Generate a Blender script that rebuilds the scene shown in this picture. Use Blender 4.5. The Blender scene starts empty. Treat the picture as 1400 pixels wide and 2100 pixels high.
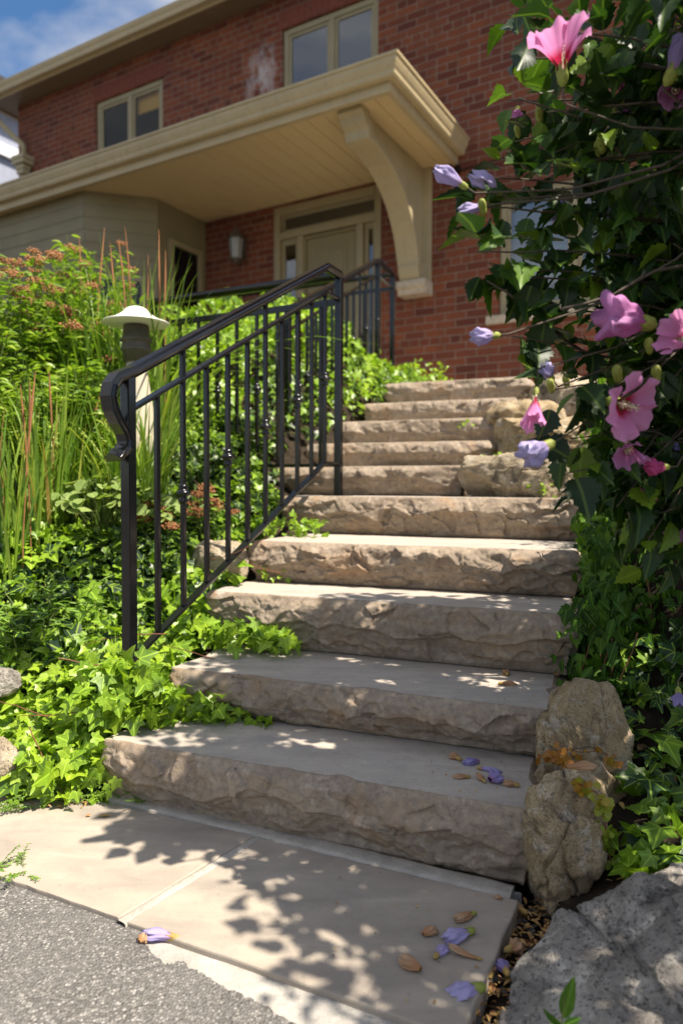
import bpy, math, random
import numpy as np
from mathutils import Vector, Matrix
random.seed(7); RNG = np.random.default_rng(7)
sc = bpy.context.scene
C = sc.collection
R = math.radians

# ------------------------------------------------------------------ camera, sky, sun, exposure
EYE = 0.80
FPX = 1450.0
cam_d = bpy.data.cameras.new('camera'); cam = bpy.data.objects.new('camera', cam_d); C.objects.link(cam)
CAM_M = Matrix.Rotation(R(90 - 2.05), 4, 'X') @ Matrix.Rotation(R(0.2), 4, 'Z')
cam.matrix_world = Matrix.Translation((0, 0, EYE)) @ CAM_M
cam_d.sensor_fit = 'VERTICAL'; cam_d.sensor_height = 36; cam_d.lens = 36 * FPX / 2100
cam_d.clip_start = 0.05; cam_d.clip_end = 2000
cam_d.dof.use_dof = True; cam_d.dof.focus_distance = 1.6; cam_d.dof.aperture_fstop = 2.8
sc.camera = cam

SUN_TO = Vector((0.47, -0.275, 0.84)).normalized()
SUN_EL = math.asin(SUN_TO.z); SUN_AZ = math.atan2(SUN_TO.x, SUN_TO.y)
w = bpy.data.worlds.new('World'); sc.world = w; w.use_nodes = True
wn = w.node_tree; wn.nodes.clear()
wo = wn.nodes.new('ShaderNodeOutputWorld'); bg = wn.nodes.new('ShaderNodeBackground')
sky = wn.nodes.new('ShaderNodeTexSky'); sky.sky_type = 'NISHITA'; sky.sun_disc = False
sky.sun_elevation = SUN_EL; sky.sun_rotation = SUN_AZ; sky.air_density = 1.0; sky.dust_density = 0.6; sky.ozone_density = 2.5
tc = wn.nodes.new('ShaderNodeTexCoord')
cn = wn.nodes.new('ShaderNodeTexNoise'); cn.inputs['Scale'].default_value = 2.6; cn.inputs['Detail'].default_value = 8; cn.inputs['Roughness'].default_value = 0.55; cn.inputs['Distortion'].default_value = 0.3
cmap = wn.nodes.new('ShaderNodeMapping'); cmap.inputs['Scale'].default_value = (1, 1, 2.2); cmap.inputs['Location'].default_value = (0.35, 0.1, 0.2)
cr = wn.nodes.new('ShaderNodeValToRGB'); cr.color_ramp.elements[0].position = 0.38; cr.color_ramp.elements[1].position = 0.62
cr.color_ramp.elements[1].color = (.85, .85, .85, 1)
cmx = wn.nodes.new('ShaderNodeMix'); cmx.data_type = 'RGBA'
cmx.inputs[7].default_value = (8.6, 8.2, 7.8, 1)
wn.links.new(tc.outputs['Generated'], cmap.inputs[0]); wn.links.new(cmap.outputs[0], cn.inputs['Vector'])
wn.links.new(cn.outputs['Fac'], cr.inputs[0]); wn.links.new(cr.outputs[0], cmx.inputs[0])
hs = wn.nodes.new('ShaderNodeHueSaturation'); hs.inputs['Saturation'].default_value = 1.2; hs.inputs['Value'].default_value = 1.35; wn.links.new(sky.outputs[0], hs.inputs['Color']); wn.links.new(hs.outputs[0], cmx.inputs[6]); wn.links.new(cmx.outputs[2], bg.inputs[0])
bg.inputs[1].default_value = 0.058
wn.links.new(bg.outputs[0], wo.inputs[0])
sl = bpy.data.lights.new('sun', 'SUN'); sun = bpy.data.objects.new('sun', sl); C.objects.link(sun)
sl.energy = 5.0; sl.angle = R(0.55); sl.color = (1.0, 0.91, 0.78)
sun.rotation_euler = SUN_TO.to_track_quat('Z', 'Y').to_euler(); sun.location = (3, 0, 8)
sc.view_settings.view_transform = 'Standard'; sc.view_settings.look = 'None'
sc.view_settings.gamma = 1; sc.view_settings.exposure = 1.05
sc.cycles.max_bounces = 8; sc.cycles.transparent_max_bounces = 12; sc.cycles.use_denoising = True

# ------------------------------------------------------------------ geometry helpers
def at(px, py, Y):
    """world point that lies at distance Y ahead of the camera, seen at photograph pixel px, py"""
    d = CAM_M.to_3x3() @ Vector(((px - 700) / FPX, -(py - 1050) / FPX, -1))
    return Vector((0, 0, EYE)) + d * (Y / d.y)
O2 = np.array([-.604, 1.790]); AV = np.array([.358, .934]); RV = np.array([.934, -.358])   # stair frame: u right, v up the flight
def UV(u, v, z=0.0):
    p = O2 + RV * u + AV * v
    return Vector((p[0], p[1], z))
HANG = R(30.2)
HP = np.array([0.947, 8.2]); HR = np.array([math.cos(HANG), -math.sin(HANG)]); HN = np.array([-math.sin(HANG), -math.cos(HANG)])
def H(r, n, z):
    p = HP + HR * r + HN * n
    return Vector((p[0], p[1], z))

def _h(ix, iy, iz, seed):
    x = (ix.astype(np.int64) * 374761393 + iy.astype(np.int64) * 668265263 + iz.astype(np.int64) * 1274126177 + seed * 974634777) & 0xffffffff
    x = ((x ^ (x >> 13)) * 1274126177) & 0xffffffff
    x = (x ^ (x >> 16)) & 0xffffffff
    return x / 4294967295.0
def vnoise(p, seed=0):
    i = np.floor(p).astype(np.int64); f = p - i; f = f * f * (3 - 2 * f)
    r = 0
    for a in (0, 1):
        for b in (0, 1):
            for c in (0, 1):
                wgt = (f[:, 0] if a else 1 - f[:, 0]) * (f[:, 1] if b else 1 - f[:, 1]) * (f[:, 2] if c else 1 - f[:, 2])
                r = r + wgt * _h(i[:, 0] + a, i[:, 1] + b, i[:, 2] + c, seed)
    return r * 2 - 1
def fbm(p, seed=0, o=4):
    r = 0; a = 1.0; t = 0
    for k in range(o):
        r = r + a * vnoise(p * 2 ** k + 17.3 * k, seed + k); t += a; a *= .5
    return r / t
def worley(p, seed=0):
    i = np.floor(p).astype(np.int64); f1 = np.full(len(p), 9.0); f2 = f1.copy()
    for a in (-1, 0, 1):
        for b in (-1, 0, 1):
            for c in (-1, 0, 1):
                jx, jy, jz = i[:, 0] + a, i[:, 1] + b, i[:, 2] + c
                q = np.stack([jx + _h(jx, jy, jz, seed + 1), jy + _h(jx, jy, jz, seed + 2), jz + _h(jx, jy, jz, seed + 3)], 1)
                d = np.sqrt(((q - p) ** 2).sum(1))
                m = d < f1
                f2 = np.where(m, f1, np.minimum(f2, d)); f1 = np.where(m, d, f1)
    return f1, f2
def facets(p, seed=0):
    """broken planar facets: each cell gets its own tilt and height"""
    i = np.floor(p).astype(np.int64); f1 = np.full(len(p), 9.0); h = np.zeros(len(p))
    for a in (-1, 0, 1):
        for b in (-1, 0, 1):
            for c in (-1, 0, 1):
                jx, jy, jz = i[:, 0] + a, i[:, 1] + b, i[:, 2] + c
                q = np.stack([jx + _h(jx, jy, jz, seed + 1), jy + _h(jx, jy, jz, seed + 2), jz + _h(jx, jy, jz, seed + 3)], 1); dl = p - q
                d = np.sqrt((dl ** 2).sum(1)); g = np.stack([_h(jx, jy, jz, seed + 4), _h(jx, jy, jz, seed + 5), _h(jx, jy, jz, seed + 6)], 1) * 2 - 1
                hh = (_h(jx, jy, jz, seed + 7) - .5) * .8 + (dl * g).sum(1); m = d < f1
                h = np.where(m, hh, h); f1 = np.where(m, d, f1)
    return h
def sstep(a, b, x):
    t = np.clip((x - a) / (b - a), 0, 1); return t * t * (3 - 2 * t)

def link(o, parent=None):
    C.objects.link(o)
    if parent is not None: o.parent = parent
    return o
def mesh_obj(name, V, F, mat, parent=None, smooth=True, col=None, uvn=None):
    me = bpy.data.meshes.new(name)
    V = np.asarray(V, dtype=np.float32)
    if isinstance(F, np.ndarray):
        nf, k = F.shape
        me.vertices.add(len(V)); me.vertices.foreach_set('co', V.ravel())
        me.loops.add(nf * k); me.loops.foreach_set('vertex_index', F.ravel().astype(np.int32))
        me.polygons.add(nf); me.polygons.foreach_set('loop_start', np.arange(0, nf * k, k, dtype=np.int32))
        me.update(calc_edges=True)
    else:
        me.from_pydata([tuple(v) for v in V.tolist()], [], F)
    me.validate()
    if smooth: me.polygons.foreach_set('use_smooth', [True] * len(me.polygons))
    if col is not None:
        ca = me.color_attributes.new('leaf', 'FLOAT_COLOR', 'POINT'); ca.data.foreach_set('color', np.asarray(col, dtype=np.float32).ravel())
    me.materials.append(mat); me.update()
    return link(bpy.data.objects.new(name, me), parent)
class MB:
    """collects boxes, prisms, tubes and lathes into one mesh"""
    def __init__(s): s.V = []; s.F = []
    def add(s, V, F):
        b = len(s.V); s.V += [tuple(v) for v in V]; s.F += [[i + b for i in f] for f in F]
    def hexa(s, p):   # 8 points: bottom 4 ccw, top 4
        s.add(p, [[3, 2, 1, 0], [4, 5, 6, 7], [0, 1, 5, 4], [1, 2, 6, 5], [2, 3, 7, 6], [3, 0, 4, 7]])
    def hbox(s, r0, r1, n0, n1, z0, z1):   # box in the house frame
        s.hexa([H(r0, n1, z0), H(r1, n1, z0), H(r1, n0, z0), H(r0, n0, z0), H(r0, n1, z1), H(r1, n1, z1), H(r1, n0, z1), H(r0, n0, z1)])
    def box(s, c, hx, hy, hz, ang=0):
        ca, sa = math.cos(ang), math.sin(ang); P = []
        for z in (-hz, hz):
            for x, y in ((-hx, -hy), (hx, -hy), (hx, hy), (-hx, hy)): P.append((c[0] + x * ca - y * sa, c[1] + x * sa + y * ca, c[2] + z))
        s.hexa(P)
    def sweep(s, path, prof, side, closed_ends=True, upfix=None):
        """profile points (a along side, b along up) swept along a path; side is a fixed horizontal vector"""
        n = len(path); m = len(prof); V = []; F = []
        path = [Vector(p) for p in path]; side = Vector(side).normalized()
        for i, p in enumerate(path):
            t = (path[min(i + 1, n - 1)] - path[max(i - 1, 0)]).normalized()
            if upfix is not None: up = Vector(upfix)
            else: up = side.cross(t).normalized()
            k = 1.0
            if 0 < i < n - 1:
                t1 = (path[i] - path[i - 1]).normalized(); k = 1 / max(.6, abs(t.dot(t1)))
            for a, b in prof: V.append(p + side * a + up * (b * k))
        for i in range(n - 1):
            for j in range(m):
                F.append([i * m + j, i * m + (j + 1) % m, (i + 1) * m + (j + 1) % m, (i + 1) * m + j])
        if closed_ends: F.append(list(range(m))[::-1]); F.append([(n - 1) * m + j for j in range(m)])
        s.add(V, F)
    def tube(s, path, rad, k=8):
        path = [Vector(p) for p in path]; n = len(path)
        if not hasattr(rad, '__len__'): rad = [rad] * n
        V = []; F = []; ref = Vector((0.13, 0.31, 0.94))
        for i, p in enumerate(path):
            t = (path[min(i + 1, n - 1)] - path[max(i - 1, 0)]).normalized()
            a = t.cross(ref)
            if a.length < .05: a = t.cross(Vector((1, 0, 0)))
            a.normalize(); b = t.cross(a)
            for j in range(k):
                q = 2 * math.pi * j / k; V.append(p + (a * math.cos(q) + b * math.sin(q)) * rad[i])
        for i in range(n - 1):
            for j in range(k): F.append([i * k + j, i * k + (j + 1) % k, (i + 1) * k + (j + 1) % k, (i + 1) * k + j])
        F.append(list(range(k))[::-1]); F.append([(n - 1) * k + j for j in range(k)])
        s.add(V, F)
    def lathe(s, c, prof, k=24):   # prof: (r, z)
        V = []; F = []
        for r, z in prof:
            for j in range(k):
                q = 2 * math.pi * j / k; V.append((c[0] + r * math.cos(q), c[1] + r * math.sin(q), c[2] + z))
        for i in range(len(prof) - 1):
            for j in range(k): F.append([i * k + j, i * k + (j + 1) % k, (i + 1) * k + (j + 1) % k, (i + 1) * k + j])
        F.append(list(range(k))[::-1]); F.append([(len(prof) - 1) * k + j for j in range(k)])
        s.add(V, F)
    def obj(s, name, mat, parent=None, smooth=False, bevel=0, center=False):
        me = bpy.data.meshes.new(name); me.from_pydata([tuple(v) for v in s.V], [], s.F); me.validate()
        if smooth: me.shade_smooth() if hasattr(me, 'shade_smooth') else None
        me.materials.append(mat)
        o = link(bpy.data.objects.new(name, me), parent)
        if bevel:
            b = o.modifiers.new('bevel', 'BEVEL'); b.width = bevel; b.segments = 2; b.limit_method = 'ANGLE'
        return o
def tag(o, label=None, cat=None, group=None, kind=None):
    if label: o['label'] = label
    if cat: o['category'] = cat
    if group: o['group'] = group
    if kind: o['kind'] = kind
    return o
def thing(name, label, cat, loc=(0, 0, 0), group=None):
    o = bpy.data.objects.new(name, None); C.objects.link(o); o.location = loc
    return tag(o, label, cat, group)
def at_base(o):   # children of an Empty keep world coordinates
    for ch in o.children: ch.matrix_parent_inverse = Matrix.Translation(o.location).inverted()

# ------------------------------------------------------------------ materials
class NT:
    def __init__(s, name):
        s.m = bpy.data.materials.new(name); s.m.use_nodes = True; s.t = s.m.node_tree; s.t.nodes.clear()
        s.out = s.n('OutputMaterial'); s.p = s.n('BsdfPrincipled'); s.l(s.p.outputs[0], s.out.inputs[0])
    def n(s, ty, **kw):
        o = s.t.nodes.new('ShaderNode' + ty)
        for k, v in kw.items(): setattr(o, k, v)
        return o
    def l(s, a, b): s.t.links.new(a, b)
    def coord(s, which='Object', scale=(1, 1, 1), loc=(0, 0, 0), rot=(0, 0, 0)):
        c = s.n('TexCoord'); m = s.n('Mapping'); m.inputs['Scale'].default_value = scale; m.inputs['Location'].default_value = loc; m.inputs['Rotation'].default_value = rot
        s.l(c.outputs[which], m.inputs[0]); return m.outputs[0]
    def noise(s, vec, scale, detail=4, rough=.55, dist=0, out='Fac'):
        o = s.n('TexNoise'); o.inputs['Scale'].default_value = scale; o.inputs['Detail'].default_value = detail; o.inputs['Roughness'].default_value = rough; o.inputs['Distortion'].default_value = dist
        s.l(vec, o.inputs['Vector']); return o.outputs[out]
    def vor(s, vec, scale, feature='F1', out='Distance', rnd=1):
        o = s.n('TexVoronoi', feature=feature); o.inputs['Scale'].default_value = scale; o.inputs['Randomness'].default_value = rnd; s.l(vec, o.inputs['Vector']); return o.outputs[out]
    def ramp(s, fac, stops, interp='LINEAR'):
        o = s.n('ValToRGB'); cr = o.color_ramp; cr.interpolation = interp
        while len(cr.elements) < len(stops): cr.elements.new(.5)
        for e, (p, c) in zip(cr.elements, stops):
            e.position = p; e.color = (c, c, c, 1) if not hasattr(c, '__len__') else (*c, 1)
        s.l(fac, o.inputs[0]); return o.outputs[0]
    def mix(s, fac, a, b, mode='MIX'):
        o = s.n('Mix', data_type='RGBA', blend_type=mode)
        for i, v in ((0, fac), (6, a), (7, b)):
            if hasattr(v, 'is_linked'): s.l(v, o.inputs[i])
            else: o.inputs[i].default_value = v if not hasattr(v, '__len__') else (*v, 1)
        return o.outputs[2]
    def math(s, op, a, b=0, c=0):
        o = s.n('Math', operation=op)
        for i, v in enumerate((a, b, c)):
            if hasattr(v, 'is_linked'): s.l(v, o.inputs[i])
            else: o.inputs[i].default_value = v
        return o.outputs[0]
    def bump(s, h, dist=.01, strength=1, prev=None):
        o = s.n('Bump'); o.inputs['Distance'].default_value = dist; o.inputs['Strength'].default_value = strength
        s.l(h, o.inputs['Height'])
        if prev is not None: s.l(prev, o.inputs['Normal'])
        return o.outputs[0]
    def fin(s, col=None, rough=.6, normal=None, spec=.5, metal=0):
        P = s.p
        if col is not None:
            if hasattr(col, 'is_linked'): s.l(col, P.inputs['Base Color'])
            else: P.inputs['Base Color'].default_value = (*col, 1)
        if hasattr(rough, 'is_linked'): s.l(rough, P.inputs['Roughness'])
        else: P.inputs['Roughness'].default_value = rough
        P.inputs['Specular IOR Level'].default_value = spec; P.inputs['Metallic'].default_value = metal
        if normal is not None: s.l(normal, P.inputs['Normal'])
        return s.m

def m_step():
    t = NT('split sandstone'); v = t.coord()
    big = t.noise(v, 5, 5, .6); fine = t.noise(v, 60, 6, .65); strat = t.noise(t.coord(scale=(3, 3, 60)), 1, 4, .6)
    c = t.ramp(big, [(.25, (.22, .172, .125)), (.5, (.315, .253, .188)), (.75, (.41, .342, .262))])
    c = t.mix(.45, c, t.ramp(strat, [(.3, (.24, .17, .11)), (.7, (.42, .34, .24))]))
    c = t.mix(t.ramp(fine, [(.38, .0), (.68, .65)]), c, (.15, .12, .105))
    c = t.mix(t.ramp(t.noise(v, 26, 8, .75, .4), [(.56, 0), (.66, .5)]), c, (.47, .40, .34))
    rust = t.ramp(t.noise(v, 3.2, 4, .6, 1.5), [(.55, 0), (.72, .5)])
    c = t.mix(rust, c, (.34, .20, .10))
    w_ = t.ramp(t.noise(v, 14, 7, .7, .6), [(.60, 0), (.68, .55)])
    c = t.mix(w_, c, (.52, .44, .37))
    # sawn treads are flatter and greyer than the split faces
    g = t.n('NewGeometry'); sx = t.n('SeparateXYZ'); t.l(g.outputs['True Normal'], sx.inputs[0])
    up = t.ramp(sx.outputs[2], [(.992, 0), (.999, 1)])
    tr = t.ramp(t.noise(t.coord(scale=(1.2, 5, 1), rot=(0, 0, R(21))), 3, 6, .6), [(.25, (.34, .30, .255)), (.5, (.44, .385, .325)), (.75, (.52, .46, .385))])
    tr = t.mix(t.ramp(t.noise(v, 9, 6, .7), [(.50, 0), (.72, .5)]), tr, (.25, .235, .23))
    tr = t.mix(t.ramp(t.noise(t.coord(scale=(1, 3.5, 1), rot=(0, 0, R(35))), 16, 8, .75), [(.58, 0), (.66, .4)]), tr, (.26, .20, .16))
    tr = t.mix(t.ramp(t.noise(v, 48, 6, .7), [(.62, 0), (.70, .45)]), tr, (.20, .17, .14))
    tr = t.mix(t.ramp(t.noise(v, 170, 3, .6), [(.45, 0), (.8, .25)]), tr, (.25, .22, .19))
    c = t.mix(up, c, tr)
    fv = t.n('TexVoronoi', feature='F1'); fv.inputs['Scale'].default_value = 42; dv = t.n('VectorMath', operation='ADD'); t.l(v, dv.inputs[0]); nv = t.noise(v, 20, 3, .6, out='Color'); sv = t.n('VectorMath', operation='SCALE'); t.l(nv, sv.inputs[0]); sv.inputs['Scale'].default_value = .03; t.l(sv.outputs[0], dv.inputs[1]); t.l(dv.outputs[0], fv.inputs['Vector'])
    rel = t.mix(up, t.ramp(fv.outputs['Distance'], [(0, 0), (.8, 1)]), (.5, .5, .5))
    nrm = t.bump(fine, .0035, .8); nrm = t.bump(rel, .004, .4, nrm); nrm = t.bump(t.noise(v, 230, 3, .6), .0015, .8, nrm)
    return t.fin(c, .82, nrm, .25)
def m_flag():
    t = NT('flagstone'); v = t.coord()
    c = t.ramp(t.noise(t.coord(scale=(2, 6, 1), rot=(0, 0, R(20))), 2, 7, .6, .6), [(.25, (.27, .23, .19)), (.5, (.345, .295, .24)), (.78, (.43, .37, .30))])
    c = t.mix(t.ramp(t.noise(t.coord(scale=(2, 14, 1), rot=(0, 0, R(-38))), 3, 6, .65), [(.6, 0), (.74, .25)]), c, (.33, .25, .18))
    c = t.mix(t.ramp(t.noise(v, 7, 7, .7), [(.5, 0), (.7, .45)]), c, (.22, .195, .175))
    c = t.mix(t.ramp(t.noise(v, 60, 5, .7), [(.60, 0), (.70, .4)]), c, (.20, .16, .12))
    c = t.mix(t.ramp(t.noise(v, 320, 2, .5), [(.55, 0), (.8, .35)]), c, (.25, .21, .17))
    nrm = t.bump(t.noise(v, 12, 8, .6), .004, .5); nrm = t.bump(t.noise(v, 260, 2, .6), .0008, .6, nrm)
    return t.fin(c, .78, nrm, .25)
def m_concrete(name='mortar', base=(.43, .39, .335)):
    t = NT(name); v = t.coord()
    c = t.ramp(t.noise(v, 14, 6, .65), [(.25, tuple(x * .72 for x in base)), (.7, tuple(min(1, x * 1.2) for x in base))])
    c = t.mix(t.ramp(t.noise(v, 260, 2, .5), [(.52, 0), (.75, .5)]), c, tuple(x * .55 for x in base))
    nrm = t.bump(t.noise(v, 70, 6, .7), .004, .9)
    return t.fin(c, .9, nrm, .2)
def m_asphalt():
    t = NT('asphalt'); v = t.coord()
    vc = t.vor(v, 210, out='Color'); vd = t.vor(v, 210); sep = t.n('SeparateColor'); t.l(vc, sep.inputs[0])
    c = t.ramp(sep.outputs[0], [(0, (.09, .084, .078)), (.55, (.17, .159, .147)), (.82, (.26, .244, .225)), (1, (.46, .435, .40))])
    vb = t.vor(v, 62, out='Color'); sb = t.n('SeparateColor'); t.l(vb, sb.inputs[0]); db = t.vor(v, 62)
    big = t.math('MULTIPLY', t.ramp(sb.outputs[1], [(.80, 0), (.82, 1)]), t.ramp(db, [(.25, 1), (.36, 0)]))
    c = t.mix(big, c, t.ramp(sb.outputs[2], [(0, (.30, .28, .26)), (1, (.50, .47, .44))]))
    c = t.mix(t.ramp(t.noise(v, 5, 5, .6), [(.4, 0), (.7, .55)]), c, (.20, .19, .18)); c = t.mix(t.ramp(t.noise(v, 9, 7, .75, .5), [(.56, 0), (.68, .7)]), c, (.055, .05, .046))
    gap = t.ramp(vd, [(.28, 0), (.6, .6)]); c = t.mix(gap, c, (.11, .102, .094))
    h = t.math('ADD', t.math('MULTIPLY', vd, -1), t.math('MULTIPLY', big, .5))
    nrm = t.bump(h, .004, .9); nrm = t.bump(t.noise(v, 30, 5, .6), .006, .6, nrm)
    return t.fin(c, .85, nrm, .3)
def m_soil():
    t = NT('soil'); v = t.coord()
    c = t.ramp(t.noise(v, 30, 6, .7), [(.3, (.018, .013, .009)), (.6, (.05, .036, .024)), (.8, (.10, .075, .05))])
    return t.fin(c, .95, t.bump(t.noise(v, 45, 6, .7), .02, 1), .15)
def m_rock(name, a, b, c3, white=.5, scale=1.0, dark=(.05, .045, .04), pit=1.0):
    t = NT(name); v = t.coord()
    c = t.ramp(t.noise(v, 9 * scale, 6, .65), [(.28, a), (.5, b), (.72, c3)])
    wm = t.ramp(t.noise(v, 13 * scale, 7, .72, .5), [(.52, 0), (.64, white)])
    c = t.mix(wm, c, (.62, .57, .50))
    dm = t.ramp(t.noise(v, 6 * scale, 7, .72, .8), [(.34, .85), (.46, 0)])
    c = t.mix(dm, c, dark)
    sp = t.ramp(t.noise(v, 150 * scale, 3, .7), [(.36, .75), (.46, 0)]); c = t.mix(sp, c, dark)
    fine = t.noise(v, 75 * scale, 6, .75)
    pits = t.ramp(t.vor(v, 90 * scale), [(.05, 0), (.3, 1)])
    nrm = t.bump(fine, .009, .9); nrm = t.bump(pits, .003 * pit, .7, nrm)
    return t.fin(c, .9, nrm, .2)
def m_brick():
    t = NT('red brick wall'); c0 = t.n('TexCoord')
    def brick(wd, off):
        b = t.n('TexBrick'); b.offset = off; b.inputs['Scale'].default_value = 1; b.inputs['Brick Width'].default_value = wd; b.inputs['Row Height'].default_value = .0865
        b.inputs['Mortar Size'].default_value = .0065; b.inputs['Mortar Smooth'].default_value = .25; b.inputs['Bias'].default_value = 0
        b.inputs['Color1'].default_value = (0, 0, 0, 1); b.inputs['Color2'].default_value = (1, 1, 1, 1); b.inputs['Mortar'].default_value = (.5, .5, .5, 1)
        t.l(c0.outputs['UV'], b.inputs['Vector']); return b
    b1, b2 = brick(.25, .5), brick(.125, .5)
    sx = t.n('SeparateXYZ'); t.l(c0.outputs['UV'], sx.inputs[0])
    row = t.math('FLOOR', t.math('DIVIDE', sx.outputs[1], .0865))
    isH = t.math('LESS_THAN', t.math('MODULO', t.math('ADD', row, 302), 5), .5)
    col = t.mix(isH, b1.outputs[0], b2.outputs[0])
    fac = t.math('ADD', t.math('MULTIPLY', b1.outputs['Fac'], t.math('SUBTRACT', 1, isH)), t.math('MULTIPLY', b2.outputs['Fac'], isH))
    v = t.coord()
    bc = t.ramp(col, [(0, (.115, .034, .020)), (.3, (.215, .062, .026)), (.7, (.29, .092, .036)), (1, (.16, .046, .026))])
    bc = t.mix(t.ramp(t.noise(v, 55, 5, .7), [(.4, 0), (.75, .45)]), bc, (.15, .05, .04))
    bc = t.mix(t.ramp(t.noise(v, 1.1, 4, .6), [(.35, 0), (.65, .6)]), bc, (.12, .04, .034))
    mc = t.ramp(t.noise(v, 30, 4, .6), [(.3, (.19, .135, .10)), (.7, (.29, .22, .165))])
    c = t.mix(fac, bc, mc)
    c = t.mix(t.ramp(t.noise(t.coord(scale=(2.2, 2.2, .35)), 2, 6, .65), [(.48, 0), (.7, .45)]), c, (.13, .055, .035))
    # lime bloom left by old water runs
    su = t.n('SeparateXYZ'); t.l(c0.outputs['UV'], su.inputs[0])
    dx = t.math('DIVIDE', t.math('SUBTRACT', su.outputs[0], -2.3), .34); dz = t.math('DIVIDE', t.math('SUBTRACT', su.outputs[1], 6.10), .46)
    rr = t.math('ADD', t.math('MULTIPLY', dx, dx), t.math('MULTIPLY', dz, dz))
    mask = t.math('MULTIPLY', t.ramp(rr, [(0, 1), (1, 0)]), t.ramp(t.noise(t.coord(scale=(1, 1, .55)), 7, 6, .65), [(.44, 0), (.62, .8)]))
    c = t.mix(mask, c, (.55, .50, .48))
    nrm = t.bump(t.math('SUBTRACT', 1, fac), .008, .8); nrm = t.bump(t.noise(v, 110, 4, .6), .003, .6, nrm)
    return t.fin(c, .88, nrm, .2)
def m_paint(name, col, rough=.5, var=.12):
    t = NT(name); v = t.coord()
    c = t.mix(t.ramp(t.noise(v, 3.5, 5, .65), [(.3, 0), (.8, 1)]), tuple(x * (1 - var) for x in col), tuple(x * (1 + var * .4) for x in col))
    c = t.mix(t.ramp(t.noise(t.coord(scale=(9, 9, .8)), 2, 6, .7), [(.52, 0), (.75, min(.5, var * 3))]), c, tuple(x * .55 for x in col))
    return t.fin(c, rough, t.bump(t.noise(v, 45, 4, .6), .002, .35), .4)
def m_siding():
    t = NT('bay paint'); v = t.coord()
    c = t.mix(t.ramp(t.noise(v, 3, 4), [(.3, 0), (.8, 1)]), (.20, .17, .09), (.26, .225, .125))
    return t.fin(c, .55, None, .4)
def m_glass(name, ior=1.9):
    t = NT(name); t.t.nodes.remove(t.p)
    g = t.n('BsdfGlossy'); g.inputs['Roughness'].default_value = .02; g.inputs['Color'].default_value = (.9, .95, 1, 1)
    tr = t.n('BsdfTransparent'); tr.inputs[0].default_value = (.80, .83, .81, 1)
    fr = t.n('Fresnel'); fr.inputs['IOR'].default_value = ior
    mx = t.n('MixShader'); t.l(fr.outputs[0], mx.inputs[0]); t.l(tr.outputs[0], mx.inputs[1]); t.l(g.outputs[0], mx.inputs[2])
    nz = t.noise(t.coord(), 1.3, 2); b = t.bump(nz, .02, .15); t.l(b, g.inputs['Normal'])
    t.l(mx.outputs[0], t.out.inputs[0]); return t.m
def m_iron():
    t = NT('black painted iron'); v = t.coord()
    c = t.ramp(t.noise(v, 60, 4, .6), [(.3, (.002, .0022, .003)), (.75, (.004, .0045, .006))]); t.p.inputs['Coat Weight'].default_value = .15; t.p.inputs['Coat Roughness'].default_value = .12
    return t.fin(c, t.ramp(t.noise(v, 25, 4), [(.3, .16), (.8, .28)]), t.bump(t.noise(v, 70, 3, .6), .0003, .3), .5)
def m_leaf(name, stops, trans=.35, rough=.42, tcol=(1.25, 1.35, .55), spec=.5, vein=.35, palm=False):
    """colour by each leaf's own random number (red), midrib from its width (green)"""
    t = NT(name); a = t.n('VertexColor', layer_name='leaf'); s = t.n('SeparateColor'); t.l(a.outputs[0], s.inputs[0])
    c = t.ramp(s.outputs[0], stops)
    if palm:
        an = t.math('ARCTAN2', s.outputs[1], t.math('SUBTRACT', s.outputs[2], .04))
        rr_ = t.math('SQRT', t.math('ADD', t.math('MULTIPLY', s.outputs[1], s.outputs[1]), t.math('MULTIPLY', s.outputs[2], s.outputs[2])))
        for a_ in (.80, 1.75):
            dd_ = t.math('MULTIPLY', t.math('ABSOLUTE', t.math('SUBTRACT', an, a_)), rr_)
            c = t.mix(t.ramp(dd_, [(.010, vein), (.035, 0)]), c, tuple(min(1, x * 1.5 + .03) for x in stops[-1][1]))
    mot = t.noise(t.coord(), 60, 3, .6); c = t.mix(t.ramp(mot, [(.35, 0), (.8, .35)]), c, tuple(x * .6 for x in stops[0][1]))
    c = t.mix(t.ramp(s.outputs[1], [(.012, vein), (.045, 0)]), c, tuple(min(1, x * 1.7 + .04) for x in stops[-1][1]))
    t.fin(c, rough, t.bump(mot, .002, .4), spec)
    tl = t.n('BsdfTranslucent'); t.l(t.mix(1.0, c, tcol, 'MULTIPLY'), tl.inputs[0])
    mx = t.n('MixShader'); mx.inputs[0].default_value = trans
    t.l(t.p.outputs[0], mx.inputs[1]); t.l(tl.outputs[0], mx.inputs[2]); t.l(mx.outputs[0], t.out.inputs[0])
    return t.m
def m_petal(name, edge, mid, core, trans=.45, p0=.18, p1=.45):
    t = NT(name); a = t.n('VertexColor', layer_name='leaf'); s = t.n('SeparateColor'); t.l(a.outputs[0], s.inputs[0])
    c = t.ramp(s.outputs[2], [(p0, core), (p1, mid), (1, edge)])
    st = t.math('SINE', t.math('MULTIPLY', s.outputs[1], 90.0)); c = t.mix(t.ramp(st, [(.2, 0), (1, .22)]), c, tuple(x * .65 for x in mid))
    t.fin(c, .6, None, .25)
    tl = t.n('BsdfTranslucent'); t.l(c, tl.inputs[0]); mx = t.n('MixShader'); mx.inputs[0].default_value = trans
    t.l(t.p.outputs[0], mx.inputs[1]); t.l(tl.outputs[0], mx.inputs[2]); t.l(mx.outputs[0], t.out.inputs[0])
    return t.m
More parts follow.
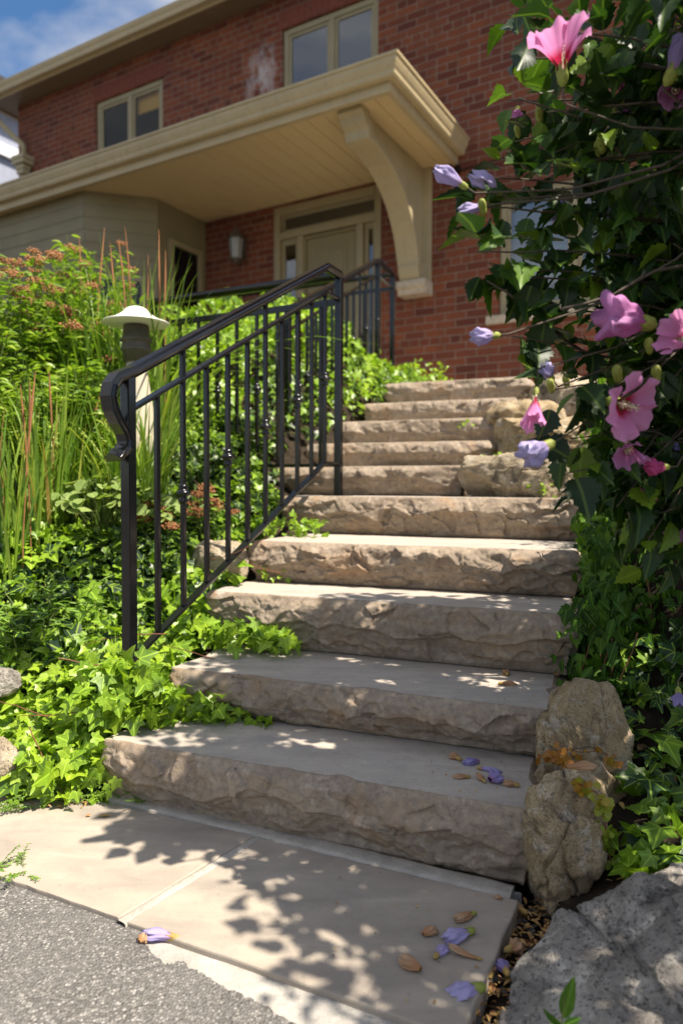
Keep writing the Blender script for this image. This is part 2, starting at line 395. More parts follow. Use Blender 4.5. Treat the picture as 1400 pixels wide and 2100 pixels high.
def m_plain(name, col, rough=.6, spec=.4, nscale=40, var=.35):
    t = NT(name); v = t.coord(); n = t.noise(v, nscale, 4, .6)
    c = t.mix(t.ramp(n, [(.3, 0), (.75, 1)]), tuple(x * (1 - var) for x in col), col)
    return t.fin(c, rough, t.bump(n, .002, .4), spec)
M = dict(step=m_step(), flag=m_flag(), mortar=m_concrete(), strip=m_concrete('concrete strip', (.40, .375, .335)), asphalt=m_asphalt(), soil=m_soil(),
    brick=m_brick(), trim=m_paint('tan trim paint', (.52, .425, .25), .45), bracket=m_paint('olive bracket paint', (.44, .37, .22), .5), eave=m_paint('brown eave boards', (.22, .165, .10), .6), soffit=m_paint('tan soffit boards', (.66, .52, .28), .45, .06), frame=m_paint('khaki window paint', (.33, .28, .16), .45),
    door=m_paint('khaki door paint', (.25, .21, .10), .4), siding=m_siding(), sill=m_concrete('limestone sill', (.52, .44, .33)),
    glass=m_glass('window glass', ior=2.3), glassdim=m_glass('weak reflection glass', ior=1.35), iron=m_iron(), roof=m_plain('dark shingles', (.06, .055, .05), .9), dark=m_plain('dark room', (.012, .012, .012), .9),
    lampcap=m_paint('cream lamp enamel', (.90, .88, .80), .35, .04), lampbody=m_plain('grey lamp body', (.12, .105, .08), .5),
    rockgrey=m_rock('grey boulder stone', (.14, .125, .11), (.27, .245, .215), (.46, .42, .37), .95, 1.0, (.035, .033, .033)),
    rocktan=m_rock('tan limestone', (.26, .185, .10), (.41, .31, .18), (.53, .42, .27), .65, 1.6, (.09, .07, .05)),
    rockpale=m_rock('pale pitted limestone', (.30, .235, .15), (.42, .34, .235), (.52, .44, .32), .4, 1.5, pit=2.0),
    pebble=m_rock('pebble stone', (.14, .12, .10), (.24, .21, .18), (.36, .33, .29), .3, 3))
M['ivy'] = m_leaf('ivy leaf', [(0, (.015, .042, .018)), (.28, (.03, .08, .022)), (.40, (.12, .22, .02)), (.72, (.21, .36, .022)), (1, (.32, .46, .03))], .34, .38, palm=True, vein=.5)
M['hib'] = m_leaf('hibiscus leaf', [(0, (.012, .032, .009)), (.55, (.022, .058, .010)), (.82, (.05, .12, .012)), (1, (.17, .27, .02))], .26, .45, vein=.2, spec=.35)
M['vine'] = m_leaf('vine leaf', [(0, (.015, .045, .006)), (.5, (.045, .12, .010)), (1, (.13, .25, .018))], .38, .5, spec=.25)
M['grass'] = m_leaf('tall grass blade', [(0, (.09, .18, .02)), (.55, (.18, .30, .03)), (.8, (.30, .40, .05)), (.93, (.45, .44, .10)), (1, (.48, .26, .08))], .35, .45, vein=0)
M['shrub'] = m_leaf('spirea leaf', [(0, (.09, .18, .02)), (.6, (.20, .33, .03)), (1, (.34, .45, .06))], .35, .42)
M['mantle'] = m_leaf('lady mantle leaf', [(0, (.20, .29, .07)), (1, (.32, .40, .12))], .35, .6)
M['herb'] = m_leaf('herb leaf', [(0, (.09, .19, .025)), (1, (.22, .36, .04))], .35, .5)
M['stemred'] = m_plain('reddish vine stem', (.22, .085, .04), .6)
M['bark'] = m_plain('grey brown bark', (.11, .085, .06), .8, nscale=90)
M['stemgreen'] = m_plain('green stem', (.12, .16, .04), .6)
M['orange'] = m_plain('rust seed head', (.36, .15, .06), .8, nscale=200)
M['rosy'] = m_plain('faded rose flower head', (.44, .20, .085), .8, nscale=200)
M['pink'] = m_petal('pink petal', (.80, .36, .64), (.76, .27, .55), (.50, .01, .06), p0=.26, p1=.42)
M['mauve'] = m_petal('mauve petal', (.62, .30, .58), (.60, .20, .48), (.40, .04, .15))
M['lilac'] = m_petal('lilac wilted petal', (.50, .45, .70), (.46, .38, .66), (.42, .20, .35), .3)
M['grape'] = m_petal('violet wilted petal', (.30, .26, .50), (.25, .20, .42), (.35, .12, .2), .15)
M['papery'] = m_petal('papery brown petal', (.50, .33, .20), (.42, .22, .11), (.34, .17, .05), .15)
M['magenta'] = m_petal('magenta bud petal', (.50, .06, .20), (.55, .08, .25), (.2, .1, .05), .25)
M['calyx'] = m_plain('yellow green calyx', (.30, .34, .06), .6, nscale=150)
M['calyxdry'] = m_plain('dry calyx', (.42, .28, .08), .7, nscale=150)
M['stamen'] = m_plain('cream stamen', (.85, .72, .50), .7, nscale=300)
#PART2
# ------------------------------------------------------------------ ground, driveway, pavement
STAIR_Z = [.1525, .275, .45, .60, .76, .893, 1.018, 1.155, 1.288, 1.446]
def stair_line(v): return np.interp(v, [-.1, .0, .27, .6, .9, 1.3, 1.56, 1.87, 2.18, 2.49, 2.8, 3.2, 6, 9], [-.03, .03, .14, .27, .44, .60, .72, .84, .97, 1.1, 1.25, 1.38, 1.42, 1.42])
def terrain(u, v):
    u = np.asarray(u, float); v = np.asarray(v, float); s = stair_line(v)
    left = s + .33 * sstep(0, .75, -u) * sstep(-.12, .45, v) + .24 * sstep(.05, .7, -u) * sstep(1.5, 2.1, v) * (1 - sstep(3.4, 4.2, v)) + .10 * sstep(.8, 2.2, -u) * sstep(0, 1, v)
    right = np.where(v < 1.3, s, np.minimum(s, .74 + .28 * (v - 1.3)))
    right = np.maximum(right, .02) + .42 * sstep(1.12, 1.55, u) * sstep(.35, .95, v) * (1 - .6 * sstep(1.3, 2.2, v)) + .05 * sstep(1.1, 1.3, u)
    z = np.where(u < .5, left, right)
    mid = (u > -.02) & (u < 1.12) & (v < 3.6)
    z = np.where(mid, s - .12, z)
    hidden = sstep(3.0, 3.6, v); z = z * (1 - hidden) + 1.425 * hidden
    z = np.where(v < -.09, np.where(u < .5, -.09, np.where(u < 1.02, -.09, -.040 + .07 * sstep(1.12, 1.4, u))), z)
    return z
def tz(u, v): return float(terrain(np.array([u]), np.array([v]))[0])
def grid_mesh(name, us, vs, zf, mat, kind='structure'):
    U, Vv = np.meshgrid(us, vs); p = O2[None, None] + U[..., None] * RV + Vv[..., None] * AV
    z = zf(U.ravel(), Vv.ravel()).reshape(U.shape)
    V = np.concatenate([p, z[..., None]], 2).reshape(-1, 3); nu, nv = len(us), len(vs)
    a = (np.arange(nv - 1)[:, None] * nu + np.arange(nu - 1)[None]).ravel()
    F = np.stack([a, a + 1, a + 1 + nu, a + nu], 1)
    return tag(mesh_obj(name, V, F, mat), kind=kind)
us = np.concatenate([np.linspace(-30, -3, 20)[:-1], np.linspace(-3, 2.2, 131), np.linspace(2.3, 30, 20)])
vs = np.concatenate([[-2.5, -1.8, -1.4], np.linspace(-1.2, -.3, 30), [-.24, -.16, -.12, -.095], np.linspace(-.085, 3.7, 110), np.linspace(3.9, 30, 18)])
def soil_z(u, v):
    z = terrain(u, v); p = np.stack([u * 14, v * 14, u * 0], 1)
    return z + .018 * fbm(p, 3, 3) * (v < 3.4) * (v > -.09)
grid_mesh('garden_soil', us, vs, soil_z, M['soil'])
b = MB(); b.box((0, 0, -.36), 400, 400, .2); tag(b.obj('ground', M['soil']), kind='structure')

DZ = -.009   # driveway level below the flagstones
# ragged asphalt edge in front of the flagstones
E0 = [(-400, 1672), (-60, 1803), (60, 1838), (150, 1868), (235, 1890), (262, 1902), (285, 1925), (303, 1938), (291, 1955), (318, 1978), (340, 2001), (356, 1999), (371, 1995), (395, 2012), (415, 2022), (450, 2046), (500, 2068), (530, 2082), (562, 2102), (640, 2150), (760, 2210), (1000, 2330), (1300, 2500)]
edge = []
for i in range(len(E0) - 1):
    n = 7
    for k in range(n):
        f = k / n; px = E0[i][0] * (1 - f) + E0[i + 1][0] * f; py = E0[i][1] * (1 - f) + E0[i + 1][1] * f
        g = (py - 998) / FPX; Y = (EYE - DZ) / g; p = at(px, py, Y); edge.append((p.x + random.uniform(-.0025, .0025), p.y + random.uniform(-.0035, .0035)))
V = []; F = []; n = len(edge)
for (x, y) in edge: V.append((x, y, DZ))
for (x, y) in edge: V.append((x, y, DZ - .05))
far = [(edge[0][0] - 9, edge[0][1] + 3.2), (-14, -14), (14, -14), (edge[-1][0] + 9, edge[-1][1] - 3.2)]
V += [(x, y, DZ) for x, y in far]
F.append(list(range(n))[::-1] + [2 * n, 2 * n + 1, 2 * n + 2, 2 * n + 3][0:4])
for i in range(n - 1): F.append([i, i + 1, n + i + 1, n + i])
tag(mesh_obj('driveway', V, F, M['asphalt'], smooth=False), kind='structure')
# concrete bedding under the flagstones, showing as a strip in front of them
def on(px, py, z=0.0):
    d = CAM_M.to_3x3() @ Vector(((px - 700) / FPX, -(py - 1050) / FPX, -1)); t = (z - EYE) / d.z
    return Vector((0, 0, EYE)) + d * t
def slab(name, pts, z1, th, mat, n=14, rag=.0015, kind='structure', bev=.004, und=0):
    """irregular flat slab from corner points (ccw seen from above)"""
    P = []; k = len(pts)
    for i in range(k):
        a, c = Vector(pts[i][:2]), Vector(pts[(i + 1) % k][:2]); m = max(2, int((c - a).length / .03)); nn = Vector((c.y - a.y, a.x - c.x)).normalized()
        for j in range(m):
            q = a.lerp(c, j / m) + nn * random.uniform(-rag, rag) * (1 if j else 0); P.append(q)
    cen = sum(P, Vector((0, 0))) / len(P); n = len(P); V = []
    for q, z in ((bev, z1), (bev * .3, z1 - bev * .3), (0, z1 - bev), (0, z1 - th)):
        for p in P: s_ = (p - cen); V.append((*(p - s_.normalized() * q), z))
    F = [list(range(n))]
    for r in range(3):
        for i in range(n): F.append([r * n + i, (r + 1) * n + i, (r + 1) * n + (i + 1) % n, r * n + (i + 1) % n])
    F.append([3 * n + i for i in range(n)][::-1])
    o = mesh_obj(name, V, F, mat, smooth=False)
    return tag(o, kind=kind)
J0, J1 = on(252, 1886), on(528, 1716)        # joint between the two big flagstones
L0, R0 = on(-900, 1466), on(850, 2096)
F0 = on(0, 1797); fd = (on(850, 2096) - F0).normalized()
FL = F0 - fd * 2.2; FRt = on(944, 2128)
B0 = on(200, 1624) - Vector((RV[0], RV[1], 0)) * 1.6; BR = on(1063, 1846)
jd = (J1 - J0); jn = Vector((jd.y, -jd.x, 0)).normalized() * .011
slab('pavement', [FL, J0 - jn, J1 - jn + (0.0 * jn), B0], 0, .05, M['flag'])
slab('pavement', [J0 + jn, FRt, BR, J1 + jn], 0, .05, M['flag'])
ex = Vector((fd.y, -fd.x, 0)) * .17
bb = Vector((AV[0], AV[1], 0)) * .05
slab('mortar_bed', [FL + ex, FRt + ex + fd * .02, FRt + fd * .0, J0 + Vector((0, .03, 0)), BR + bb, B0 + bb], -.0125, .05, M['strip'], rag=.001)
# raised fillet of mortar along the foot of the first step and in the joint
def ribbon(name, pts, wd, z, h, mat):
    b = MB(); V = []; F = []
    for i, p in enumerate(pts):
        d = (Vector(pts[min(i + 1, len(pts) - 1)]) - Vector(pts[max(i - 1, 0)])).normalized(); s_ = Vector((d.y, -d.x, 0)); ww = wd * (1 + random.uniform(-.12, .12))
        for a, zz in ((-ww, z - .02), (-ww, z + h * .4), (-ww * .5, z + h), (ww * .5, z + h * .9), (ww, z + h * .4), (ww, z - .02)): V.append((p[0] + s_.x * a, p[1] + s_.y * a, zz))
    for i in range(len(pts) - 1):
        for j in range(5): F.append([i * 6 + j, i * 6 + j + 1, (i + 1) * 6 + j + 1, (i + 1) * 6 + j])
    return tag(mesh_obj(name, V, F, mat), kind='structure')
def seg(a, c, n): return [Vector(a).lerp(Vector(c), i / n) for i in range(n + 1)]
ribbon('mortar_joint', seg(J0 - jd * .010, J1 - jd * .0, 18), .0125, -.004, .0025, M['mortar'])
ribbon('mortar_joint', seg(on(236, 1630), BR + Vector((-.005, .030, 0)), 40), .027, -.003, .006, M['mortar'])

# ------------------------------------------------------------------ stone steps
def split_disp(P, seed, amp=1.0, zlo=0.0, zh=.15):
    """inward/outward relief of a split stone face: shells scooped out between sharp ridges"""
    wv = np.stack([vnoise(P * 9, seed + 40), vnoise(P * 9, seed + 41), vnoise(P * 9, seed + 42)], 1)
    q = P + wv * .035
    st = np.array([1, 1, 1.5])
    f1, f2 = worley(q * st / .105, seed)
    g1, g2 = worley((q + wv * .01) * st / .047, seed + 9)
    a = np.clip(f1 / .75, 0, 1) ** 2; c = np.clip(g1 / .75, 0, 1) ** 2
    sel = sstep(-.25, .35, vnoise(P * 7, seed + 70))
    s1 = (P[:, 0] * RV[0] + P[:, 1] * RV[1]); one = np.zeros_like(s1)
    led = 0
    for k, (sc_, base, span, dep) in enumerate(((.13, .62, .34, .013), (.075, .30, .40, .008))):
        w1, w2 = worley(np.stack([s1 / sc_ + .25 * vnoise(P * 6, seed + 90), one + seed * 1.37, one + k], 1), seed + 33 + k)
        zc = zlo + zh * (base - span * np.clip(w1, 0, .8) ** 1.6 + .10 * vnoise(np.stack([s1 * 4, one, one + seed], 1), seed + 37 + k)) 
        dz = (P[:, 2] - zc) / zh
        led = led + dep * (sstep(-.035, .02, dz) * np.exp(-np.clip(dz, 0, 9) * 2.6)) * (.35 + .65 * sstep(-.3, .4, vnoise(np.stack([s1 * 5, one + 2, one + k], 1), seed + 50 + k)))
    fa = facets(q * st / .10, seed + 60); fb = facets(q * st / .042, seed + 66)
    return amp * (led * 1.7 + .013 * np.clip(fa, -.9, .9) + .0042 * np.clip(fb, -.9, .9) + .011 * a + .0085 * c * sel + .007 * fbm(P * 6, seed + 5, 3) + .0022 * fbm(P * 38, seed + 6, 3) + .0008 * fbm(P * 90, seed + 8, 2))
def stone_step(corners, z0, z1, seed, label, res=.0052, amp=1.0):
    # corners: front left, front right, back right, back left
    P = []; Nn = []; act = []
    c = [Vector(q) for q in corners]
    for i in range(4):
        a, b_ = c[i], c[(i + 1) % 4]; L = (b_ - a).length; d = (b_ - a).normalized(); nn = Vector((d.y, -d.x))
        m = max(4, int(L / (res if i == 0 else (.010 if i != 2 else .12))))
        for j in range(m):
            P.append(a + d * (L * j / m)); Nn.append(nn); act.append(0.0 if i == 2 else 1.0)
    P = np.array([tuple(p) for p in P]); Nn = np.array([tuple(p) for p in Nn]); act = np.array(act); n = len(P)
    k = 4 if res < .005 else 2; Nn = sum(np.roll(Nn, s_, 0) for s_ in range(-k, k + 1)) / (2 * k + 1)      # rounded corners
    rows = max(14, int((z1 - z0) / (res * .95))); ts = np.concatenate([[0, .012], np.linspace(.04, 1, rows)])
    V = []
    Hh = z1 - z0
    lowf = vnoise(np.stack([P[:, 0] * 5, P[:, 1] * 5, np.full(n, seed * 3.1)], 1), seed + 11)
    for i, tt in enumerate(ts):
        z = z1 - tt * Hh; Q = np.stack([P[:, 0], P[:, 1], np.full(n, z)], 1)
        h = split_disp(Q, seed, amp, z0, Hh)
        lip = sstep(0, .13 + .07 * lowf, tt)
        prof = .020 * math.sin(math.pi * min(1, tt * 1.15) ** .8) - .006 * tt
        chip = -.010 * np.clip(vnoise(np.stack([P[:, 0] * 16, P[:, 1] * 16, np.full(n, seed * 1.7)], 1), seed + 12) - .15, 0, 1) * 2
        off = (h - .010 * amp) * (.05 + .95 * lip) * (1 - .7 * sstep(.84, 1.0, tt)) + prof * amp + chip * (1 - lip) - (.003 if i == 0 else 0) - .004 * sstep(.93, 1, tt)
        V.append(np.stack([P[:, 0] + Nn[:, 0] * off * act, P[:, 1] + Nn[:, 1] * off * act, np.full(n, z)], 1))
    nr = len(ts); V = np.concatenate(V)
    F = [list(range(n))]
    idx = np.arange(n); nx = (idx + 1) % n
    for r in range(nr - 1):
        F += np.stack([r * n + idx, (r + 1) * n + idx, (r + 1) * n + nx, r * n + nx], 1).tolist()
    F.append([(nr - 1) * n + i for i in range(n)][::-1])
    o = mesh_obj('stone_step', V, F, M['step'])
    o.data.polygons[0].use_smooth = False
    return tag(o, label, 'step', 'stone steps of the flight')
fronts = [  # u left, v left, u right, v right
    (0.0, 0.0, 1.054, -.012), (.02, .268, 1.068, .262), (-.055, .592, 1.096, .583), (-.03, .862, 1.10, .882), (-.12, 1.32, 1.12, 1.30),
    (-.34, 1.56, .60, 1.55), (-.25, 1.87, .66, 1.865), (-.19, 2.18, .645, 2.17), (-.16, 2.49, .70, 2.48), (-.13, 2.80, .72, 2.79)]
slabels = ['lowest stone step, its rough face rising from the flagstone pavement', 'second stone step from the bottom, dry yellow and violet blossoms lying on its tread',
    'third stone step up, half shaded, beside the end of the ivy clump', 'fourth stone step up, sunlit rough face below the iron rail', 'fifth and widest stone step, carrying the plate of the middle railing post',
    'sixth stone step, first one above the wide tread, low scalloped face', 'seventh stone step with deeply scalloped shadowed face', 'eighth stone step with small weeds at its right end',
    'ninth stone step, second from the top, next to mossy rock', 'topmost stone step in front of the brick wall']
zb = [-.01] + STAIR_Z[:-1]
for i, (ul, vl, ur, vr) in enumerate(fronts):
    dep = .50 if i < 9 else .55
    cs = [UV(ul, vl).xy, UV(ur, vr).xy, UV(ur - .01, vr + dep).xy, UV(ul + .01, vl + dep).xy]
    stone_step(cs, zb[i] + (.003 if i else 0), STAIR_Z[i], 20 + i * 7, slabels[i], res=.0038 if i < 5 else .007, amp=[.9, 1.15, .95, 1, 1, .9, 1, .9, .9, 1][i])
# landing between the flight and the porch
cs = [UV(-.6, 3.30), UV(3.5, 3.30), H(3.4, .02, 0), H(-2.9, .02, 0)]
slab('landing', cs, 1.440, .1, M['flag'])

# ------------------------------------------------------------------ brick house
def wall_obj(name, r0, r1, z0, z1, holes, mat, parent, n=0.0, depth=.12, thick=.3):
    rs = sorted({r0, r1, *[h[0] for h in holes], *[h[1] for h in holes]}); zs = sorted({z0, z1, *[h[2] for h in holes], *[h[3] for h in holes]})
    V = []; F = []; UVs = []
    def quad(pts, uv):
        b = len(V); V.extend([tuple(p) for p in pts]); F.append([b, b + 1, b + 2, b + 3]); UVs.extend(uv)
    def inhole(r, z): return any(h[0] < r < h[1] and h[2] < z < h[3] for h in holes)
    for i in range(len(rs) - 1):
        for j in range(len(zs) - 1):
            a, c, d, e = rs[i], rs[i + 1], zs[j], zs[j + 1]
            if inhole((a + c) / 2, (d + e) / 2): continue
            quad([H(a, n, d), H(c, n, d), H(c, n, e), H(a, n, e)], [(a, d), (c, d), (c, e), (a, e)])
    for (a, c, d, e) in holes:
        quad([H(a, n, d), H(a, n, e), H(a, n - depth, e), H(a, n - depth, d)], [(a, d), (a, e), (a - depth, e), (a - depth, d)])
        quad([H(c, n, e), H(c, n, d), H(c, n - depth, d), H(c, n - depth, e)], [(c, e), (c, d), (c + depth, d), (c + depth, e)])
        quad([H(a, n, e), H(c, n, e), H(c, n - depth, e), H(a, n - depth, e)], [(a, e), (c, e), (c, e + depth), (a, e + depth)])
        quad([H(c, n, d), H(a, n, d), H(a, n - depth, d), H(c, n - depth, d)], [(c, d), (a, d), (a, d - depth), (c, d - depth)])
    # ends, depth of the house
    for (r_, s_) in ((r0, 1), (r1, -1)):
        q = [H(r_, n, z0), H(r_, n, z1), H(r_, n - 8, z1), H(r_, n - 8, z0)]; uv = [(0, z0), (0, z1), (8, z1), (8, z0)]
        quad(q if s_ < 0 else q[::-1], uv if s_ < 0 else uv[::-1])
    quad([H(r1, n - 8, z0), H(r0, n - 8, z0), H(r0, n - 8, z1), H(r1, n - 8, z1)], [(0, z0), (9, z0), (9, z1), (0, z1)])
    me = bpy.data.meshes.new(name); me.from_pydata(V, [], F); ul = me.uv_layers.new(name='uv')
    ul.data.foreach_set('uv', np.array(UVs, dtype=np.float32).ravel()); me.materials.append(mat)
    return link(bpy.data.objects.new(name, me), parent)
house = thing('brick_house', 'two storey red brick house with a tan porch canopy and khaki windows', 'house', H(0, 0, 1.44))
WIN = dict(upper_l=(-5.43, -4.05, 5.45, 6.60), upper_r=(-1.99, -.62, 5.30, 6.60), front=(.87, 3.25, 2.66, 3.98))
DOOR = (-2.115, -.56, 1.50, 4.38)
holes = [WIN['upper_l'], WIN['upper_r'], WIN['front'], DOOR]
wall_obj('brick_wall', -7.27, 6.2, .3, 7.06, holes, M['brick'], house)
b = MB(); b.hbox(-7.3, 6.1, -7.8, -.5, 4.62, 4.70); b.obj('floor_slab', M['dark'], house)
b = MB(); b.hbox(-7.3, 6.1, -3.2, -3.1, .4, 6.9); b.obj('inner_wall', M['dark'], house)  # near-black colour stands for the darkness of the unlit rooms
def soldier(name, r0, r1, z0, z1):
    b = MB(); k = int((r1 - r0) / .083)
    for i in range(k):
        a = r0 + (r1 - r0) * i / k; b.hbox(a + .005, a + (r1 - r0) / k - .005, -.1, .004, z0, z1)
    b.obj(name, M['soldier'], house, bevel=.002)
M['soldier'] = m_plain('lintel brick', (.24, .07, .045), .9, nscale=25)
soldier('soldier_course', -5.5, -3.98, 6.615, 6.82); soldier('soldier_course', -2.06, -.55, 6.615, 6.82)
def window(name, W, mull, sash=True, fw=.075, n0=-.085, nf=-.03, blind=None, curtain=None, sill=True, glass=None):
    r0, r1, z0, z1 = W
    w_ = MB(); e = .003
    w_.hbox(r0 + e, r0 + fw, n0, nf, z0 + e, z1 - e); w_.hbox(r1 - fw, r1 - e, n0, nf, z0 + e, z1 - e)
    w_.hbox(r0 + fw, r1 - fw, n0, nf + .002, z1 - fw, z1 - e); w_.hbox(r0 + fw, r1 - fw, n0, nf + .002, z0 + e, z0 + fw)
    win = w_.obj('window', M['frame'], house, bevel=.006)
    bays = [r0 + fw] + mull + [r1 - fw]
    for i, m in enumerate(mull):
        q = MB(); q.hbox(m - .035, m + .035, n0 + .004, nf + .006, z0 + fw, z1 - fw); q.obj('mullion', M['frame'], win, bevel=.006)
    for i in range(len(bays) - 1):
        a = bays[i] + (.037 if i else .002); c = bays[i + 1] - (.037 if i < len(bays) - 2 else .002); s = .038; zz0, zz1 = z0 + fw + .002, z1 - fw - .002
        q = MB(); q.hbox(a, a + s, n0 + .01, nf - .012, zz0, zz1); q.hbox(c - s, c, n0 + .01, nf - .012, zz0, zz1); q.hbox(a + s, c - s, n0 + .01, nf - .014, zz0, zz0 + s); q.hbox(a + s, c - s, n0 + .01, nf - .014, zz1 - s, zz1)
        q.obj('sash', M['frame'], win, bevel=.004)
        g = MB(); g.add([H(a + s, n0 + .028, zz0 + s), H(c - s, n0 + .028, zz0 + s), H(c - s, n0 + .028, zz1 - s), H(a + s, n0 + .028, zz1 - s)], [[0, 1, 2, 3]]); g.obj('pane', M[glass or 'glass'], win)
    if sill:
        q = MB(); q.hbox(r0 - .13, r1 + .12, -.11, .055, z0 - .09, z0 + .002); q.obj('sill', M['sill'], win, bevel=.008)
    return win
wl = window('window', WIN['upper_l'], [-4.72], glass='glassdim'); M['blind'] = m_plain('amber roller blind', (.80, .46, .10), .8, nscale=8, var=.15)  # lower IOR on the upper left panes imitates a darker reflection
q = MB(); q.hbox(-4.68, -4.13, -.135, -.125, 6.28, 6.52); q.obj('roller_blind', M['blind'], wl)
wr = window('window', WIN['upper_r'], [-1.27])
wf = window('window', WIN['front'], [1.66, 2.45], fw=.07)
M['curtain'] = m_plain('white window shade', (.74, .76, .78), .9, nscale=3, var=.08)
q = MB()
for k in range(56):
    a = .95 + k * .04; q.hbox(a, a + .039, -.150 - .010 * (k % 2), -.140 - .010 * (k % 2), 2.98 if a < 1.6 else 2.8, 3.9)
q.obj('curtain', M['curtain'], wf)
# sign taped inside the front window: white card with a red bar, leaf and bar
card = MB(); card.hbox(1.22, 1.60, -.112, -.108, 3.02, 3.36); card = card.obj('window_card', m_plain('white card', (.80, .82, .82), .7, var=.03), wf)
fl = MB(); M['red'] = m_plain('red print', (.70, .04, .03), .6, var=.05)
fl.hbox(1.36, 1.395, -.108, -.105, 3.17, 3.245); fl.hbox(1.50, 1.535, -.108, -.105, 3.17, 3.245)
lf = [(0, -.03), (.004, -.012), (.024, -.014), (.02, -.004), (.032, .008), (.022, .012), (.02, .02), (.01, .012), (.012, .026), (.006, .022), (0, .036)]
lf = lf + [(-x, y) for x, y in lf[-2:0:-1]]
fl.add([H(1.4475 + x, -.105, 3.207 + y) for x, y in lf], [list(range(len(lf)))]); fl.obj('maple_leaf_flag', M['red'], card)
# front door with sidelights and transom
door = MB(); r0, r1, z0, z1 = DOOR
door.hbox(r0 + .003, r0 + .09, -.09, .012, z0, z1 - .003); door.hbox(r1 - .09, r1 - .003, -.09, .012, z0, z1 - .003); door.hbox(r0 + .09, r1 - .09, -.09, .014, z1 - .10, z1 - .003)
door.hbox(r0 + .09, r1 - .09, -.09, .006, 3.97, 4.06)            # transom bar
door.hbox(-1.76, -1.67, -.09, .008, z0, 3.97); door.hbox(-.90, -.81, -.09, .008, z0, 3.97)
df = door.obj('door_frame', M['frame'], house, bevel=.008)
q = MB(); q.hbox(r0 + .09, r1 - .09, -.075, -.055, 4.06, 4.105); q.hbox(r0 + .09, r1 - .09, -.075, -.055, 4.245, 4.28); q.hbox(r0 + .09, r0 + .13, -.076, -.054, 4.105, 4.245); q.hbox(r1 - .13, r1 - .09, -.076, -.054, 4.105, 4.245); q.obj('transom_sash', M['frame'], df, bevel=.004)
q = MB(); q.add([H(r0 + .13, -.064, 4.105), H(r1 - .13, -.064, 4.105), H(r1 - .13, -.064, 4.245), H(r0 + .13, -.064, 4.245)], [[0, 1, 2, 3]]); q.obj('pane', M['glass'], df)
for a, c in ((r0 + .09, -1.76), (-.81, r1 - .09)):
    q = MB(); q.hbox(a, a + .05, -.076, -.04, z0, 3.97); q.hbox(c - .05, c, -.076, -.04, z0, 3.97); q.hbox(a + .05, c - .05, -.076, -.042, 3.90, 3.97); q.hbox(a + .05, c - .05, -.076, -.042, z0, 2.2); q.obj('sidelight', M['frame'], df, bevel=.005)
    q = MB(); q.add([H(a + .05, -.06, 2.2), H(c - .05, -.06, 2.2), H(c - .05, -.06, 3.9), H(a + .05, -.06, 3.9)], [[0, 1, 2, 3]]); q.obj('pane', M['glass'], df)
    q = MB(); q.hbox(a + .09, c - .09, -.30, -.29, 2.0, 3.5); q.obj('sheer_curtain', m_plain('grey blue sheer', (.22, .30, .40), .9, var=.3), df)
dl = MB(); dl.hbox(-1.64, -.93, -.075, -.045, 1.56, 3.92)
for zz0, zz1 in ((1.75, 2.55), (2.68, 3.78)):
    dl.hbox(-1.52, -1.05, -.045, -.035, zz0, zz1); dl.hbox(-1.47, -1.10, -.035, -.028, zz0 + .05, zz1 - .05)
for a, c, d, e in ((-1.67, -1.64, 1.56, 3.92), (-.93, -.90, 1.56, 3.92), (-1.67, -.90, 3.92, 3.955)): dl.hbox(a, c, -.045, -.018, d, e)
do = dl.obj('door', M['door'], house, bevel=.006)
q = MB(); q.lathe(H(-.99, -.02, 2.55), [(.0, -.02), (.022, -.018), (.026, 0), (.022, .018), (0, .02)], 14); q.obj('handle', M['iron'], do, smooth=True)
# roof, eave soffit and gutter
q = MB(); q.hbox(-7.62, 6.9, .0, .30, 7.03, 7.055); q.hbox(-7.62, -7.28, -8.4, .0, 7.03, 7.055); q.obj('eave_soffit', M['eave'], house)
q = MB(); V = [H(-7.66, .36, 7.15), H(6.9, .36, 7.15), H(6.9, -8.6, 7.15), H(-7.66, -8.6, 7.15), H(-4.4, -4, 9.1), H(3.4, -4, 9.1)]
q.add(V, [[0, 1, 5, 4], [1, 2, 5], [2, 3, 4, 5], [3, 0, 4], [3, 2, 1, 0]]); q.obj('roof', M['roof'], house)
GUT = [(0, 0), (.02, .0), (.075, .0), (.085, .03), (.083, .055), (.10, .085), (.112, .12), (.112, .135), (.097, .135), (.097, .125), (0.0, .125)]
def hsweep(path, prof, name, mat, parent, z=0, sm=False):
    """path of (r, n) corners swept with a profile (out, z); out points away to the left of travel"""
    b = MB(); V = []; m = len(prof); F = []
    for i, (r_, n_) in enumerate(path):
        p = Vector((r_, n_)); ds = []
        if i > 0: ds.append((p - Vector(path[i - 1])).normalized())
        if i < len(path) - 1: ds.append((Vector(path[i + 1]) - p).normalized())
        ns = [Vector((-d.y, d.x)) for d in ds]; nn = sum(ns, Vector((0, 0)))
        nn = nn.normalized() / max(.3, nn.normalized().dot(ns[0]))
        for o_, z_ in prof: V.append(H(p.x + nn.x * o_, p.y + nn.y * o_, z + z_))
    for i in range(len(path) - 1):
        for j in range(m): F.append([i * m + j, (i + 1) * m + j, (i + 1) * m + (j + 1) % m, i * m + (j + 1) % m])
    F.append(list(range(m))); F.append([(len(path) - 1) * m + j for j in range(m)][::-1])
    b.add(V, F); return b.obj(name, mat, parent)
hsweep([(-7.62, -8), (-7.62, .30), (6.9, .30)], [(0, 0), (.022, 0), (.022, .10), (0, .10)], 'fascia', M['trim'], house, 7.01)
hsweep([(-7.644, -8), (-7.644, .324), (6.9, .324)], GUT, 'gutter', M['trim'], house, 7.042)
